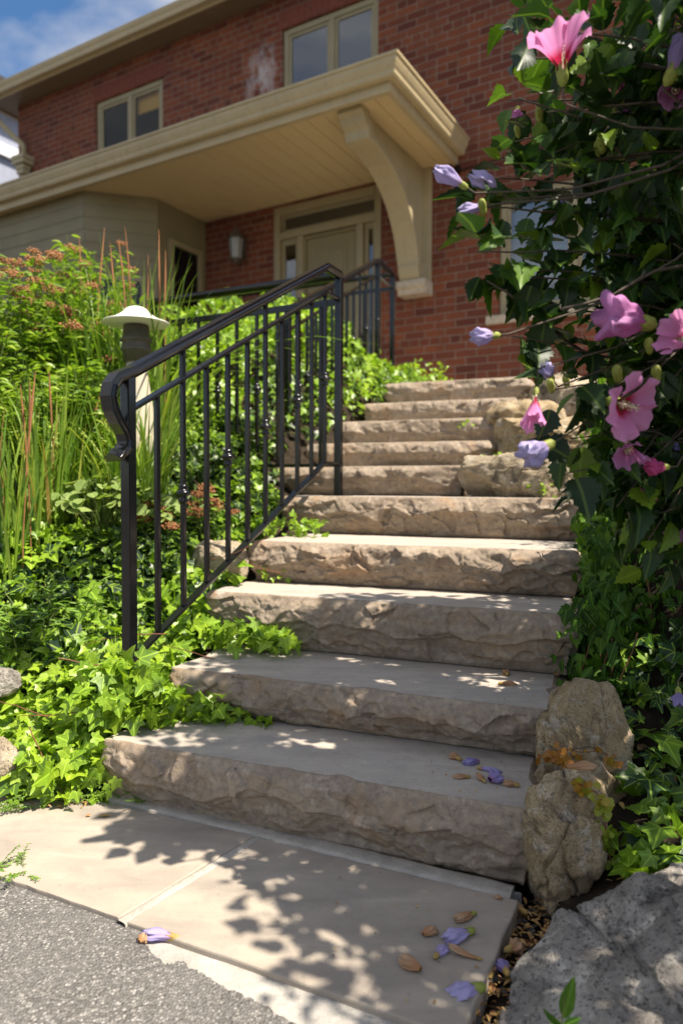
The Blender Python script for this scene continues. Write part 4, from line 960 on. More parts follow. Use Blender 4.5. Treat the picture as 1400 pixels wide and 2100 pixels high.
for px, py, Y, dx, dy, dz in ((340, 1300, 1.98, -1, 0, .12), (440, 1352, 2.0, -1, .1, .15), (520, 1495, 1.90, -1, .15, .02), (100, 1470, 1.86, -1, .1, .1), (60, 1490, 1.8, .5, -.1, -.9), (230, 1460, 1.88, -1, .1, .12), (330, 1450, 1.95, .6, -.1, .2), (120, 1350, 1.9, .9, 0, -.25), (575, 1175, 2.45, -1, .1, .25), (250, 1560, 1.80, 1, -.1, -.05), (180, 1580, 1.82, .3, -.2, -.9), (420, 1150, 2.4, .7, 0, .3), (60, 1550, 1.8, .2, -.1, -1), (500, 980, 3.4, -1, 0, .2)):
    runner(at(px, py, Y), (dx, dy, dz), 8, wig=.22, rad=.0017)
st.obj('vine_runners', M['stemred'], ivy)
# ivy on the right, in the shade of the hibiscus
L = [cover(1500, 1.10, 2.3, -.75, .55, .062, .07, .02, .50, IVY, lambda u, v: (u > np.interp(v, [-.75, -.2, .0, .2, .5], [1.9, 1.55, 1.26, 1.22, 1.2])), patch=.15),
     blob(26, [tuple(at(px, py, Y)) for px, py, Y in ((1270, 1740, 1.33), (1310, 1770, 1.3), (1365, 1790, 1.28), (1350, 1640, 1.45), (1385, 1550, 1.5))], (.05, .04, .03), .058, IVY, .5, .8, face=(-.2, -.6, .7))]
V, F, Cc = join(L); tag(mesh_obj('shade_ivy', V, F, M['ivy'], smooth=False, col=Cc), kind='stuff')
# climbing vine over the right bank
def vine_cover():
    parts = []
    n = 2100; u = 1.10 + RNG.uniform(0, 1, n) ** 1.3 * .75; v = RNG.uniform(.40, 1.75, n); z = terrain(u, v)
    top = z + .10 + .10 * vnoise(np.stack([u * 6, v * 6, u * 0], 1), 2); lo = np.interp(v, [.4, 1.3, 1.7], [.16, .55, .76])
    # hanging curtain at the stair side
    f = RNG.uniform(0, 1, n); cur = RNG.uniform(0, 1, n) < .45
    u = np.where(cur, 1.10 + .10 * RNG.uniform(0, 1, n) + .10 * np.abs(vnoise(np.stack([v * 5, f * 3, v * 0], 1), 4)), u); zz = np.where(cur, lo + (np.maximum(top, lo + .35) - lo) * f, top)
    P = uvw(u, v, zz) + rnd(n, .012)
    Z = nrmz(np.where(cur[:, None], np.array([-.55, -.7, .45]), np.array([-.2, -.3, .9])) + rnd(n, .35)); Y = nrmz(np.array([-.15, -.2, -.9]) + rnd(n, .5))
    var = RNG.uniform(.0, .9, n) + .3 * vnoise(P * 6, 5)
    parts.append(instances(OVAL, P, Y, Z, .045 * RNG.uniform(.6, 1.3, n), var)); parts.append(instances(IVY3, P + rnd(n, .02), Y, Z, .034 * RNG.uniform(.6, 1.3, n), var))
    return join(parts)
V, F, Cc = vine_cover()
vn = tag(mesh_obj('trailing_vine', V, F, M['vine'], smooth=False, col=Cc), 'mass of green trailing vine hanging over the right ends of the middle steps', 'vine')
st = MB()
for i in range(26):
    u = random.uniform(1.12, 1.3); v = random.uniform(.45, 1.4); z = tz(u, v) + .1; runner(UV(u, v, z + .05), (-.15, -.3, -1), 9, .04, .2, .0018)
st.obj('vine_stems', M['stemred'], vn)

# fine creeping weeds on the flagstones and driveway edge
def weed(label, px, py, z0, n, spread, group='creeping weeds at the pavement edge'):
    c = on(px, py, z0); s_ = MB(); P = []; Y = []
    for i in range(n):
        a = random.uniform(0, 6.28); p = Vector(c) + Vector((random.uniform(-spread, spread) * .6, random.uniform(-.3, .3) * spread, .002)); d = Vector((math.cos(a), math.sin(a) * .6, .35)).normalized(); path = [p.copy()]
        for k in range(9):
            d = (d + Vector((random.uniform(-.3, .3), random.uniform(-.3, .3), random.uniform(-.15, .12)))).normalized()
            p = p + d * .008; p.z = max(p.z, z0 + .003); path.append(p.copy())
            for q in (1, -1): P.append(tuple(p)); Y.append((d.x - d.y * q, d.y + d.x * q, .25))
        s_.tube(path, .0007, 4)
    o = s_.obj('creeping_weed', M['stemgreen']); P = np.array(P); Y = np.array(Y); n_ = len(P)
    V, F, Cc = instances(OVAL, P, Y, np.array([[0, -.2, 1]] * n_) + rnd(n_, .4), .0095 * RNG.uniform(.6, 1.2, n_), RNG.uniform(0, 1, n_))
    mesh_obj('foliage', V, F, M['herb'], parent=o, smooth=False, col=Cc); return tag(o, label, 'weed', group)
weed('fine leaved weed creeping onto the flagstone under the ivy, far left', 30, 1655, 0, 16, .10)
weed('fine leaved weed creeping onto the flagstone beside a yellow dead leaf', 130, 1640, 0, 20, .10)
weed('fine leaved weed at the left foot of the lowest step', 225, 1632, 0, 12, .07)
weed('fine leaved weed hanging over the driveway at the left edge', 5, 1800, -.01, 16, .06)
weed('tiny weed sprig at the left end of the lowest riser', 290, 1648, 0, 5, .03)

# grasses
def blades(N, base, rad, h0, h1, w_, lean, var0, var1, seg_=7, arch=.6, dirb=(0, 0)):
    b = np.array(base); a = RNG.uniform(0, 6.283, N); r = rad * np.sqrt(RNG.uniform(0, 1, N)); P = np.stack([b[0] + r * np.cos(a), b[1] + r * np.sin(a), np.full(N, b[2])], 1)
    oa = a + RNG.normal(size=N) * .9; D = np.stack([np.cos(oa) + dirb[0], np.sin(oa) + dirb[1], 0 * oa], 1); hh = RNG.uniform(h0, h1, N); ln = lean * RNG.uniform(.2, 1.2, N); ar = arch * RNG.uniform(.1, 1.3, N) * hh
    t = np.linspace(0, 1, seg_ + 1); sd = np.cross(D, [0, 0, 1]); sd = nrmz(sd + rnd(N, .3))
    V = np.zeros((N, seg_ + 1, 2, 3))
    for k, tt in enumerate(t):
        c = P + D * (ln * hh * tt + ar * tt ** 2.6 * .5)[:, None] + np.array([0, 0, 1]) * (hh * tt - ar * .5 * tt ** 3.4)[:, None]; ww = w_ * (1 - tt ** 2.2) * (.6 + .8 * min(1, tt * 3)) * .5 + .0003
        V[:, k, 0] = c - sd * ww; V[:, k, 1] = c + sd * ww
    n = (seg_ + 1) * 2; F = []
    for k in range(seg_): i = 2 * k; F += [[i, i + 1, i + 3], [i, i + 3, i + 2]]
    F = (np.array(F)[None] + (np.arange(N) * n)[:, None, None]).reshape(-1, 3); col = np.zeros((N, n, 4)); col[:, :, 0] = RNG.uniform(var0, var1, N)[:, None]; col[:, :, 1] = .3; col[:, :, 3] = 1
    return V.reshape(-1, 3), F, col.reshape(-1, 4)
def grass(label, bases, h0, h1, n, lean=.12, w_=.011, arch=.5, stalks=5, dirb=(0, 0), var=(0, .92)):
    L = [blades(n, b_, r_, h0, h1, w_, lean, *var, arch=arch, dirb=dirb) for b_, r_ in bases]
    V, F, Cc = join(L); o = tag(mesh_obj('grass_clump', V, F, M['grass'], smooth=False, col=Cc), label, 'grass clump', 'grass clumps in the flower bed')
    for k in range(stalks):
        b_, r_ = random.choice(bases); s_ = MB(); p = Vector(b_) + Vector((random.uniform(-r_, r_), random.uniform(-r_, r_), 0)); h = random.uniform(h1 * .75, h1 * 1.08); bx, by = random.uniform(-.06, .08), random.uniform(-.05, .05); path = [p + Vector((bx * (i / 8) ** 2 + random.uniform(-.002, .002), by * (i / 8) ** 2, h * i / 8)) for i in range(9)]
        s_.tube(path, [.0022, .002, .002, .0019, .0018, .002, .0034, .004, .001], 6); s_.obj('seed_stalk', M['orange'], o)
    return o
def gb(px, Y, dz=0.0):
    p = at(px, 900, Y); dlt = np.array([p.x - O2[0], p.y - O2[1]]); return (p.x, p.y, tz(float(dlt @ RV), float(dlt @ AV)) - .02 + dz)
grass('tall strap leaved grass with orange dead blades at the left edge', [(gb(10, 2.35), .10), (gb(60, 2.45), .09), (gb(110, 2.6), .08)], .40, .78, 42, .10, .010, .35, 6, var=(.1, 1.0))
grass('upright green grass clump just behind the lamp', [(gb(240, 3.25), .10), (gb(285, 3.3), .12), (gb(200, 3.2), .09)], .75, 1.10, 60, .10, .011, .45, 6, var=(0, .85))
grass('arching grass clump spraying over the level railing, right of the lamp', [(gb(318, 3.15), .07)],   .60, 1.02, 60, .22, .011, .75, 2, dirb=(.45, -.1), var=(.2, .85))
grass('short grass tuft at the foot of the lamp', [(gb(245, 2.75), .09), (gb(205, 2.65), .07)], .22, .42, 55, .15, .008, .5, 1, var=(0, .8))
grass('low grass tuft hiding the lower half of the lamp post', [(gb(262, 2.66), .07), (gb(300, 2.74), .06)], .40, .74, 80, .16, .008, .6, 0, var=(.2, .9))
grass('loose yellow green grass tuft left of the lamp', [(gb(150, 2.75), .10), (gb(110, 2.9), .10)], .35, .62, 50, .15, .008, .6, 3, var=(.2, .95))
# spirea shrubs
def cluster(c, r, n, mat, parent, name='flower_head', flat=.4):
    V0 = np.array([(1, 0, 0), (-1, 0, 0), (0, 1, 0), (0, -1, 0), (0, 0, 1), (0, 0, -1)], float); F0 = np.array([(0, 2, 4), (2, 1, 4), (1, 3, 4), (3, 0, 4), (2, 0, 5), (1, 2, 5), (3, 1, 5), (0, 3, 5)])
    P = rnd(n, 1); P = nrmz(P) * RNG.uniform(.3, 1, (n, 1)); P[:, 2] *= flat; P = P * r + np.array(c); S = RNG.uniform(.06, .13, n) * r
    V = (P[:, None] + V0[None] * S[:, None, None]).reshape(-1, 3); F = (F0[None] + (np.arange(n) * 6)[:, None, None]).reshape(-1, 3)
    return mesh_obj(name, V, F, mat, parent=parent, smooth=False)
def shrub(label, base, rad, h, nst, leafs, seed, heads=.5, size=.04, mat='shrub', cat='shrub', tm=None, headr=.035, headm='rosy', group='flowering shrubs of the left bed', name='spirea_shrub'):
    rr = random.Random(seed); s_ = MB(); P = []; Y = []; Z = []; tips = []; b = Vector(base)
    for i in range(nst):
        a = rr.uniform(0, 6.28); rad_ = rad * math.sqrt(rr.uniform(0, 1)); tip = b + Vector((math.cos(a) * rad_, math.sin(a) * rad_, h * rr.uniform(.6, 1.0) * (1 - .25 * (rad_ / rad) ** 2))); p0 = b + Vector((math.cos(a) * rad_ * .35, math.sin(a) * rad_ * .35, 0)); path = []
        for k in range(8):
            f = k / 7; q = p0.lerp(tip, f) + Vector((rr.uniform(-.01, .01), rr.uniform(-.01, .01), .06 * h * math.sin(f * 3.1))); path.append(q)
        s_.tube(path, [.003 * (1 - .6 * k / 7) for k in range(8)], 5); tips.append(tip)
        for k in range(leafs):
            f = rr.uniform(.12, 1.0) ** .8; j = min(6, int(f * 7)); q = path[j].lerp(path[j + 1], f * 7 - j); aa = rr.uniform(0, 6.28); d = Vector((math.cos(aa), math.sin(aa), rr.uniform(-.1, .7)))
            P.append(tuple(q + d * rr.uniform(0, .03))); Y.append(tuple(d)); Z.append((-.1 + rr.uniform(-.5, .5), -.2 + rr.uniform(-.5, .5), .8))
    o = s_.obj(name, M['stemgreen']); n = len(P)
    V, F, Cc = instances(tm or OVAL, np.array(P), np.array(Y), np.array(Z), size * RNG.uniform(.6, 1.25, n), RNG.uniform(0, 1, n)); mesh_obj('foliage', V, F, M[mat], parent=o, smooth=False, col=Cc)
    for t_ in tips:
        if rr.random() < heads: cluster(tuple(t_ + Vector((0, 0, .01))), headr * rr.uniform(.6, 1.2), 90, M[headm], o)
    return tag(o, label, cat, group)
shrub('spirea shrub with faded rose flower heads at the far left edge', gb(-60, 3.0), .42, 1.12, 70, 62, 1, .85, .046, headr=.05)
shrub('spirea shrub with rusty flower heads, second from the left edge', gb(90, 3.25), .36, 1.05, 66, 62, 2, .75, .046, headr=.05)
shrub('leafy shrub with a few rusty heads directly left of the tall grass', gb(175, 3.55), .30, 1.14, 56, 62, 3, .5, .050, headr=.045)
shrub('low leafy shrub in front of the spirea shrubs at the left', gb(60, 2.85), .36, .62, 60, 56, 4, .06, .044)
shrub('low leafy shrub between the lamp and the spirea shrubs', gb(190, 3.0), .30, .62, 54, 56, 6, .04, .044)
shrub('bushy leaf clump behind the corner of the level railing', gb(330, 3.9), .30, .50, 34, 46, 7, .0, .044)
shrub('narrow leaved herb rising from the ivy at the left edge', gb(40, 2.16, .02), .17, .24, 20, 24, 8, 0, .036, 'herb', 'herb', LANCE, group='herbs in the ivy', name='garden_herb')
shrub('narrow leaved herb a little right of the left edge herb', gb(130, 2.25, .02), .12, .18, 14, 22, 9, 0, .034, 'herb', 'herb', LANCE, group='herbs in the ivy', name='garden_herb')
shrub('plant with rust orange spent flower heads behind the second and third balusters', gb(312, 2.62, .0), .10, .24, 16, 12, 10, .95, .03, 'herb', 'flowering plant', OVAL, .034, 'orange', group='spent orange flowers', name='spent_flower_plant')
shrub('plant with rust orange spent flower heads behind the fourth and fifth balusters', gb(430, 2.72, .06), .10, .24, 18, 12, 11, .95, .03, 'herb', 'flowering plant', OVAL, .036, 'orange', group='spent orange flowers', name='spent_flower_plant')
def mantle(label, base, n, rad, size):
    b = np.array(base); a = RNG.uniform(0, 6.283, n); r = rad * np.sqrt(RNG.uniform(0, 1, n)); P = np.stack([b[0] + r * np.cos(a), b[1] + r * np.sin(a), b[2] + .12 + .12 * (1 - (r / rad) ** 2) + RNG.uniform(-.03, .03, n)], 1)
    Y = np.stack([np.cos(a), np.sin(a), -.2 + 0 * a], 1) + rnd(n, .3); Z = np.array([0, -.35, .9]) + rnd(n, .25)
    V, F, Cc = instances(ROUND, P, Y, Z, size * RNG.uniform(.7, 1.15, n), RNG.uniform(0, 1, n)); o = mesh_obj('lady_mantle', V, F, M['mantle'], smooth=False, col=Cc); s_ = MB()
    for p in P: s_.tube([Vector(b), Vector((b + p) / 2) + Vector((0, 0, .03)), Vector(p)], .0016, 4)
    s_.obj('stems', M['stemgreen'], o); return tag(o, label, 'plant', 'pale soft leaved plants')
mantle('pale soft leaved plant low in the bed between lamp and front post', gb(215, 2.6, .03), 120, .20, .052)
mantle('pale soft leaved plant just behind the front post', gb(292, 2.66, .0), 60, .13, .046)

# ------------------------------------------------------------------ hibiscus
hib = thing('hibiscus_shrub', 'tall dark leaved hibiscus shrub with pink and lilac flowers along the right edge', 'shrub', UV(1.62, .72, .70))
HB = UV(1.62, .72, .62)
tips = []
ec = np.array([1.13, 1.30, 1.62]); er = np.array([.76, .62, .98])
rr = random.Random(5)
while len(tips) < 125:
    d = Vector((rr.gauss(0, 1), rr.gauss(0, 1), rr.gauss(0, 1))).normalized(); f = rr.uniform(.45, 1.0) ** .5
    p = Vector(ec + er * np.array(d) * f)
    if p.z < .98 or (p.y < 1.02 and p.x < .56 * p.y): continue
    px = 700 + 1450 * p.x / p.y; py = 998 - 1450 * (p.z - .8) / p.y
    if px < 1030 and 330 < py < 700: continue
    if px < 1215 and 370 < py < 1000: continue
    if py > 740 and px < 1290: continue
    tips.append(p)
while len(tips) < 168:  # branches out of view on the right, added to dapple the flagstones with shade
    d = Vector((rr.gauss(0, 1), rr.gauss(0, 1), rr.gauss(0, 1))).normalized(); p = Vector((1.06, .60, 1.42)) + Vector((d.x * .56, d.y * .55, d.z * .62)) * rr.uniform(.3, 1)
    if p.x < .60 * p.y or p.z < .75: continue
    tips.append(p)
while len(tips) < 224:
    p = at(rr.uniform(1250, 1560), rr.choice((rr.uniform(380, 1180), rr.uniform(900, 1180))), rr.uniform(1.2, 1.75))
    if p.z > .68: tips.append(p)
EXP = [(1040, 30, 1.35), (1060, 120, 1.3), (1040, 205, 1.4), (1055, 290, 1.3), (1080, 350, 1.25), (1090, 60, 1.2), (980, 365, 1.18), (965, 425, 1.16), (975, 515, 1.15), (1000, 540, 1.2), (1035, 560, 1.18), (1350, 1080, 1.3),
       (1050, 690, 1.2), (1100, 640, 1.25),  (1130, 800, 1.15), (1165, 900, 1.18), (1165, 970, 1.15), (1210, 1030, 1.3), (1260, 950, 1.4), (1260, 620, 1.2), (1200, 480, 1.3), (1210, 330, 1.25), (1290, 130, 1.2), (1370, 60, 1.1), (1330, 350, 1.2), (1310, 1040, 1.3), (1250, 1090, 1.4), (1330, 1180, 1.45), (1390, 900, 1.2), (1180, 250, 1.3), (1120, 230, 1.25), (1380, 500, 1.2), (1300, 500, 1.3)]
tips += [at(*e) for e in EXP]
bark = MB(); P = []; Y = []; Z = []; S = []
def leafspray(path, n, f0, size, rr):
    m = len(path) - 1
    for k in range(n):
        f = f0 + (1 - f0) * (k + rr.random() * .8) / n; f = min(f, .999); j = int(f * m); q = path[j].lerp(path[j + 1], f * m - j); ax = (path[j + 1] - path[j]).normalized()
        d = Vector((rr.gauss(0, 1), rr.gauss(0, 1), rr.gauss(0, 1) - .1)); d = (d - ax * d.dot(ax)).normalized() + ax * .5; pet = rr.uniform(.01, .035)
        P.append(tuple(q + d * pet)); Y.append((d.x, d.y, d.z - .45)); Z.append((.15 + rr.gauss(0, .45), -.15 + rr.gauss(0, .45), .85)); S.append(size * rr.uniform(.55, 1.2))
def curvepath(a, b_, rr, sag=.10, n=10):
    mid = a.lerp(b_, .45) + Vector((rr.uniform(-.06, .06), rr.uniform(-.06, .06), sag * (b_ - a).length)); out = []
    for k in range(n + 1):
        f = k / n; q = a.lerp(mid, f).lerp(mid.lerp(b_, f), f); out.append(q + Vector((rr.uniform(-.004, .004),) * 3) * (1 if 0 < k < n else 0))
    return out
trunks = []
for i in range(9):
    a = i / 9 * 6.28; t_ = Vector((ec[0] + .30 * math.cos(a) - .12, ec[1] + .32 * math.sin(a), rr.uniform(1.35, 1.9))); pth = curvepath(HB + Vector((math.cos(a) * .04, math.sin(a) * .04, 0)), t_, rr, .04); trunks.append(pth)
    bark.tube(pth, [.011 - .006 * k / 10 for k in range(11)], 8)
for i, t_ in enumerate(tips):
    best = min(((q - t_).length + (.6 if q.z > t_.z + .05 else 0), q) for pth in trunks for q in pth[3:])[1] if True else None
    pth = curvepath(best, t_, rr, rr.uniform(-.02, .10)); L_ = (t_ - best).length
    bark.tube(pth, [.0042 - .0030 * k / 10 for k in range(11)], 6)
    exp_ = i >= len(tips) - len(EXP)
    leafspray(pth, int((12 + L_ * (32 if exp_ else 38)) * (.5 if (t_.x > .55 * t_.y and t_.y < 1.2) else 1)), .25 if L_ < .6 else .42, .058, rr)
    for k in range(2):
        j = rr.randint(4, 8); q = pth[j]; d = Vector((rr.gauss(0, 1), rr.gauss(0, 1), rr.gauss(0, 1))).normalized(); t2 = q + d * rr.uniform(.06, .14)
        if t2.x / t2.y < .235 or (exp_ and (t2 - t_).length > .12): continue
        p2 = curvepath(q, t2, rr, .05, 5); bark.tube(p2, [.0022 - .0002 * kk for kk in range(6)], 5); leafspray(p2, 6, .2, .050, rr)
n = len(P); print('hibiscus leaves', n)
V, F, Cc = instances(HIB, np.array(P), np.array(Y), np.array(Z), np.array(S), RNG.uniform(0, 1, n)); mesh_obj('foliage', V, F, M['hib'], parent=hib, smooth=False, col=Cc)
# the bare twig that sticks out of the leaves
tw = [at(1150, 634, 1.12), at(1200, 622, 1.13), at(1255, 605, 1.14), at(1310, 572, 1.15), at(1345, 555, 1.17), at(1400, 545, 1.2), at(1480, 540, 1.3)]
bark.tube(tw, [.0024, .0020, .0021, .0026, .0028, .003, .0035], 7); bark.tube([tw[3], at(1322, 556, 1.15)], .0018, 5)
tw2 = [at(998, 576, 1.2), at(1040, 600, 1.2), at(1095, 645, 1.22), at(1160, 700, 1.3), at(1260, 760, 1.5)]; bark.tube(tw2, [.0015, .002, .0025, .003, .004], 6)
bark.obj('branches', M['bark'], hib, smooth=True)

def basis(d, roll=0.0):
    z = Vector(d).normalized(); x = z.cross(Vector((.2, .1, 1)).normalized());
    if x.length < .1: x = z.cross(Vector((1, 0, 0)))
    x.normalize(); m = Matrix((x, z.cross(x), z)).transposed(); return m @ Matrix.Rotation(roll, 3, 'Z')
def tmesh(name, V, F, mat, parent, col, c, B, smooth=True):
    V = np.array(V) @ np.array(B).T + np.array(c); return mesh_obj(name, V, F, mat, parent=parent, col=col, smooth=smooth)
def flower(c, d, r, mat, cup=.5, seed=0, roll=0, ragged=1.0, stamen=True):
    """five broad overlapping ruffled petals, cream stamen column and a green calyx"""
    B = basis(d, roll); V = []; F = []; col = []; nr, nt = 12, 17; rg = np.random.default_rng(seed)
    for p_ in range(5):
        a0 = p_ * 2 * math.pi / 5; cu = cup * rg.uniform(.8, 1.25); ph = rg.uniform(0, 6, 4); b0 = len(V)
        for i in range(nr):
            s_ = i / (nr - 1)
            for j in range(nt):
                t_ = j / (nt - 1) * 2 - 1; wdt = (.20 + .62 * math.sin(min(1, s_ * 1.15) * math.pi / 2)) * (1 - .10 * s_); rad = r * s_ * (1 - .16 * abs(t_) ** 2.2 * s_) ; ang = a0 + t_ * wdt
                ruff = (.075 * math.sin(t_ * 6 + ph[0]) + .05 * math.sin(t_ * 11 + ph[1])) * s_ ** 2.5 * ragged; curl = math.sin(s_ * 1.45) * cu
                zz = r * (curl + ruff + .10 * t_ * s_ - .30 * max(0, s_ - .75) * (1.2 - cu)); rad *= (1 - .18 * cu * s_)
                V.append((rad * math.cos(ang), rad * math.sin(ang), zz)); col.append((0, (t_ * 1.0 + 1) * .5 * (1 + .0 * p_), s_, 1))
        for i in range(nr - 1):
            for j in range(nt - 1): k = b0 + i * nt + j; F.append([k, k + 1, k + nt + 1, k + nt])
    o = tmesh('flower', V, F, M[mat], hib, col, c, B)
    if stamen:
        V, F = [], []; m = MB(); m.lathe((0, 0, 0), [(0, .0), (.0028, .001), (.0024, r * .5), (.0018, r * .62), (0, r * .63)], 8); VV = [np.array(v) for v in m.V]; FF = list(m.F)
        for k in range(46):
            a = rg.uniform(0, 6.28); h = rg.uniform(.18, .66) * r; q = np.array([math.cos(a) * .0055, math.sin(a) * .0055, h]); b0 = len(VV)
            for dx in ((1, 0, 0), (-1, 0, 0), (0, 1, 0), (0, -1, 0), (0, 0, 1), (0, 0, -1)): VV.append(q + np.array(dx) * .0014)
            FF += [[b0 + i_ for i_ in f_] for f_ in ((0, 2, 4), (2, 1, 4), (1, 3, 4), (3, 0, 4), (2, 0, 5), (1, 2, 5), (3, 1, 5), (0, 3, 5))]
        V = np.array(VV) @ np.array(B).T + np.array(c); me = bpy.data.meshes.new('stamen'); me.from_pydata([tuple(v) for v in V.tolist()], [], FF); me.materials.append(M['stamen']); link(bpy.data.objects.new('stamen', me), o)
    calyx(o, c, B, r * .30, -.004)
    return o
def calyx(parent, c, B, s_, z0, mat='calyx', n=5):
    V = []; F = []; k = n * 4
    for i, (rad, z) in enumerate(((.12, -.9), (.42, -.55), (.50, 0.0), (.46, .45))):
        for j in range(k):
            a = 2 * math.pi * j / k; lobe = 1 + .25 * math.cos(n * a) if i == 3 else 1; V.append((rad * s_ * lobe * math.cos(a), rad * s_ * lobe * math.sin(a), z0 + s_ * z + (s_ * .75 * max(0, math.cos(n * a)) if i == 3 else 0)))
    for i in range(3):
        for j in range(k): F.append([i * k + j, i * k + (j + 1) % k, (i + 1) * k + (j + 1) % k, (i + 1) * k + j])
    V = np.array(V) @ np.array(B).T + np.array(c); return mesh_obj('calyx', V, F, M[mat], parent=parent)
def wilted(name, c, d, L_, r, mat, parent=None, seed=0, roll=0, cal='calyx', open_=0.0, flat=1.0):
    """a furled, withered hibiscus bloom: twisted pleats drawn into a calyx"""
    rg = np.random.default_rng(seed); B = basis(d, roll); nl, k = 26, 48; V = []; F = []; col = []; ph = rg.uniform(0, 6, 5); cre = rg.uniform(.12, .22); bend = rg.uniform(-.18, .18)
    for i in range(nl):
        s_ = i / (nl - 1); prof = (.42 + .75 * math.sin(min(1.0, s_ * 1.05) * math.pi * .62) ** 1.1) * (1 - (.55 - open_) * sstep(.70, 1.0, np.array(s_))); tw_ = s_ * 2.2
        for j in range(k):
            a = 2 * math.pi * j / k; pl = 1 + cre * math.sin(5 * a + tw_ * 2 + ph[0]) * (.4 + s_) + .09 * math.sin(11 * a + ph[1] + 6 * s_) + .07 * math.sin(3 * a + 9 * s_ + ph[2]); rad = r * prof * pl
            ck = 1 + .10 * math.sin(19 * a + 5 * s_ + ph[4]) * (.3 + .5 * s_) + .10 * math.sin(7 * a - 9 * s_ + ph[1]) * s_; rad *= ck; V.append((rad * math.cos(a), rad * math.sin(a) * flat + bend * L_ * s_ * s_, L_ * s_ + r * .35 * math.sin(5 * a + ph[3]) * s_ ** 3)); col.append((0, j / k, .25 + .75 * s_, 1))
    for i in range(nl - 1):
        for j in range(k): F.append([i * k + j, i * k + (j + 1) % k, (i + 1) * k + (j + 1) % k, (i + 1) * k + j])
    b0 = len(V); V.append((0, bend * L_, L_ * .86)); col.append((0, .5, .9, 1)); F2 = [[(nl - 1) * k + j, (nl - 1) * k + (j + 1) % k, b0] for j in range(k)]
    V = np.array(V) @ np.array(B).T + np.array(c)
    o = mesh_obj(name, V, F + F2, M[mat], parent=parent, col=col)
    if cal: calyx(o, c, B, r * 1.15, .0, cal)
    return o
CAMV = Vector((0, 0, EYE))
def tocam(p, dx=0, dy=0, dz=0): return (CAMV - p).normalized() + Vector((dx, dy, dz))
def connect(p, d, L_=.03):
    s_ = MB(); a = Vector(p) - Vector(d).normalized() * .004; best = min(((q - a).length, q) for pth in trunks for q in pth[2:])[1]; st_ = a - Vector(d).normalized() * L_
    pts = [a, st_] + [st_.lerp(best, f) + Vector((0, 0, -.05 * math.sin(f * 3.1))) for f in (.3, .6, 1)]; s_.tube(pts, [.0016, .0016, .0018, .0025, .003], 6); s_.obj('flower_stalk', M['bark'], hib, smooth=True)
for (px, py, Y, r, mat, dd, cup, sd, roll) in (
        (1152, 150, 1.14, .060, 'pink', (-.15, -.2, 1.0), .95, 1, .5), (1262, 826, 1.12, .062, 'pink', None, .55, 2, .3), (1283, 905, 1.17, .036, 'mauve', (.0, -.6, -.8), 1.1, 3, .2),
        (1275, 195, 1.25, .036, 'mauve', (-.3, -.3, .8), 1.1, 4, 1), (1385, 180, 1.2, .034, 'mauve', (-.3, -.6, -.5), 1.0, 5, .1), (1428, 708, 1.10, .045, 'pink', (-.9, -.3, .3), 1.1, 6, .4), (1262, 230, 1.27, .030, 'mauve', (.1, -.5, -.7), 1.2, 14, .4),
        (1098, 808, 1.14, .030, 'pink', (-.15, -.25, -1.0), 1.6, 7, .3)):
    p = at(px, py, Y); d = Vector(dd) if dd else tocam(p, 1.0, 0, -.25); o = flower(p, d, r, mat, cup, sd, roll); connect(p - d.normalized() * .01, d)
for (px, py, Y, L_, r, mat, dd, sd, op) in (
        (948, 380, 1.15, .050, .0100, 'lilac', (-1, -.1, .55), 1, .10), (1018, 390, 1.17, .048, .0105, 'lilac', (-1, -.2, .65), 2, .1), (988, 424, 1.16, .040, .0075, 'lilac', (-1, -.2, -.25), 3, .1),
        (1012, 688, 1.14, .035, .011, 'lilac', (-1, -.1, -.12), 4, .25), (1318, 662, 1.12, .068, .023, 'mauve', (-1, -.25, .10), 5, .75), (1150, 410, 1.3, .045, .012, 'lilac', (-.3, -.3, -1), 6, .3),
        (1128, 772, 1.16, .02, .010, 'lilac', (-.6, -.4, .6), 7, .2), (1120, 915, 1.13, .042, .017, 'lilac', (-.9, -.35, -.45), 8, .5), (1060, 226, 1.3, .016, .008, 'mauve', (-.1, -.2, -1), 9, .2),
        (1362, 958, 1.15, .033, .0105, 'magenta', (-1, -.3, -.05), 10, .2), (1318, 995, 1.2, .030, .0095, 'magenta', (.35, -.4, -.8), 11, .1), (1395, 1095, 1.3, .030, .015, 'mauve', (-.8, -.5, 0), 12, .4),
        (1378, 150, 1.12, .055, .019, 'grape', (.4, -.4, .8), 13, .2), (1240, 92, 1.3, .03, .010, 'lilac', (-.1, -.4, -.6), 14, .2), (1385, 915, 1.3, .02, .010, 'grape', (-.7, -.6, -.2), 15, .2), (1390, 1420, 1.5, .03, .012, 'grape', (-.2, -.6, -.9), 16, .2)):
    p = at(px, py, Y); wilted('wilted_bloom', p, dd, L_, r, mat, hib, sd, sd, open_=op); connect(p, dd, .02)
for (px, py, Y, s_) in ((1232, 290, 1.2, .012), (1225, 300, 1.22, .010), (1105, 232, 1.3, .011), (1265, 762, 1.15, .013), (1345, 762, 1.13, .012), (1330, 705, 1.12, .011), (1060, 265, 1.3, .009), (988, 420, 1.14, .010), (1128, 788, 1.13, .010), (1160, 780, 1.18, .009)):
    p = at(px, py, Y); d = Vector((-.3, -.5, .7)); V, F = icosphere(3); V = V * np.array([.62, .62, 1.0]) * s_; V = V * (1 + .10 * np.sin(5 * np.arctan2(V[:, 1], V[:, 0])))[:, None]; B = basis(d)
    o = mesh_obj('bud', V @ np.array(B).T + np.array(p), F, M['calyx'], parent=hib); calyx(o, tuple(p - d.normalized() * s_ * .7), B, s_ * 1.1, 0)
at_base(hib)
for ch in hib.children: pass

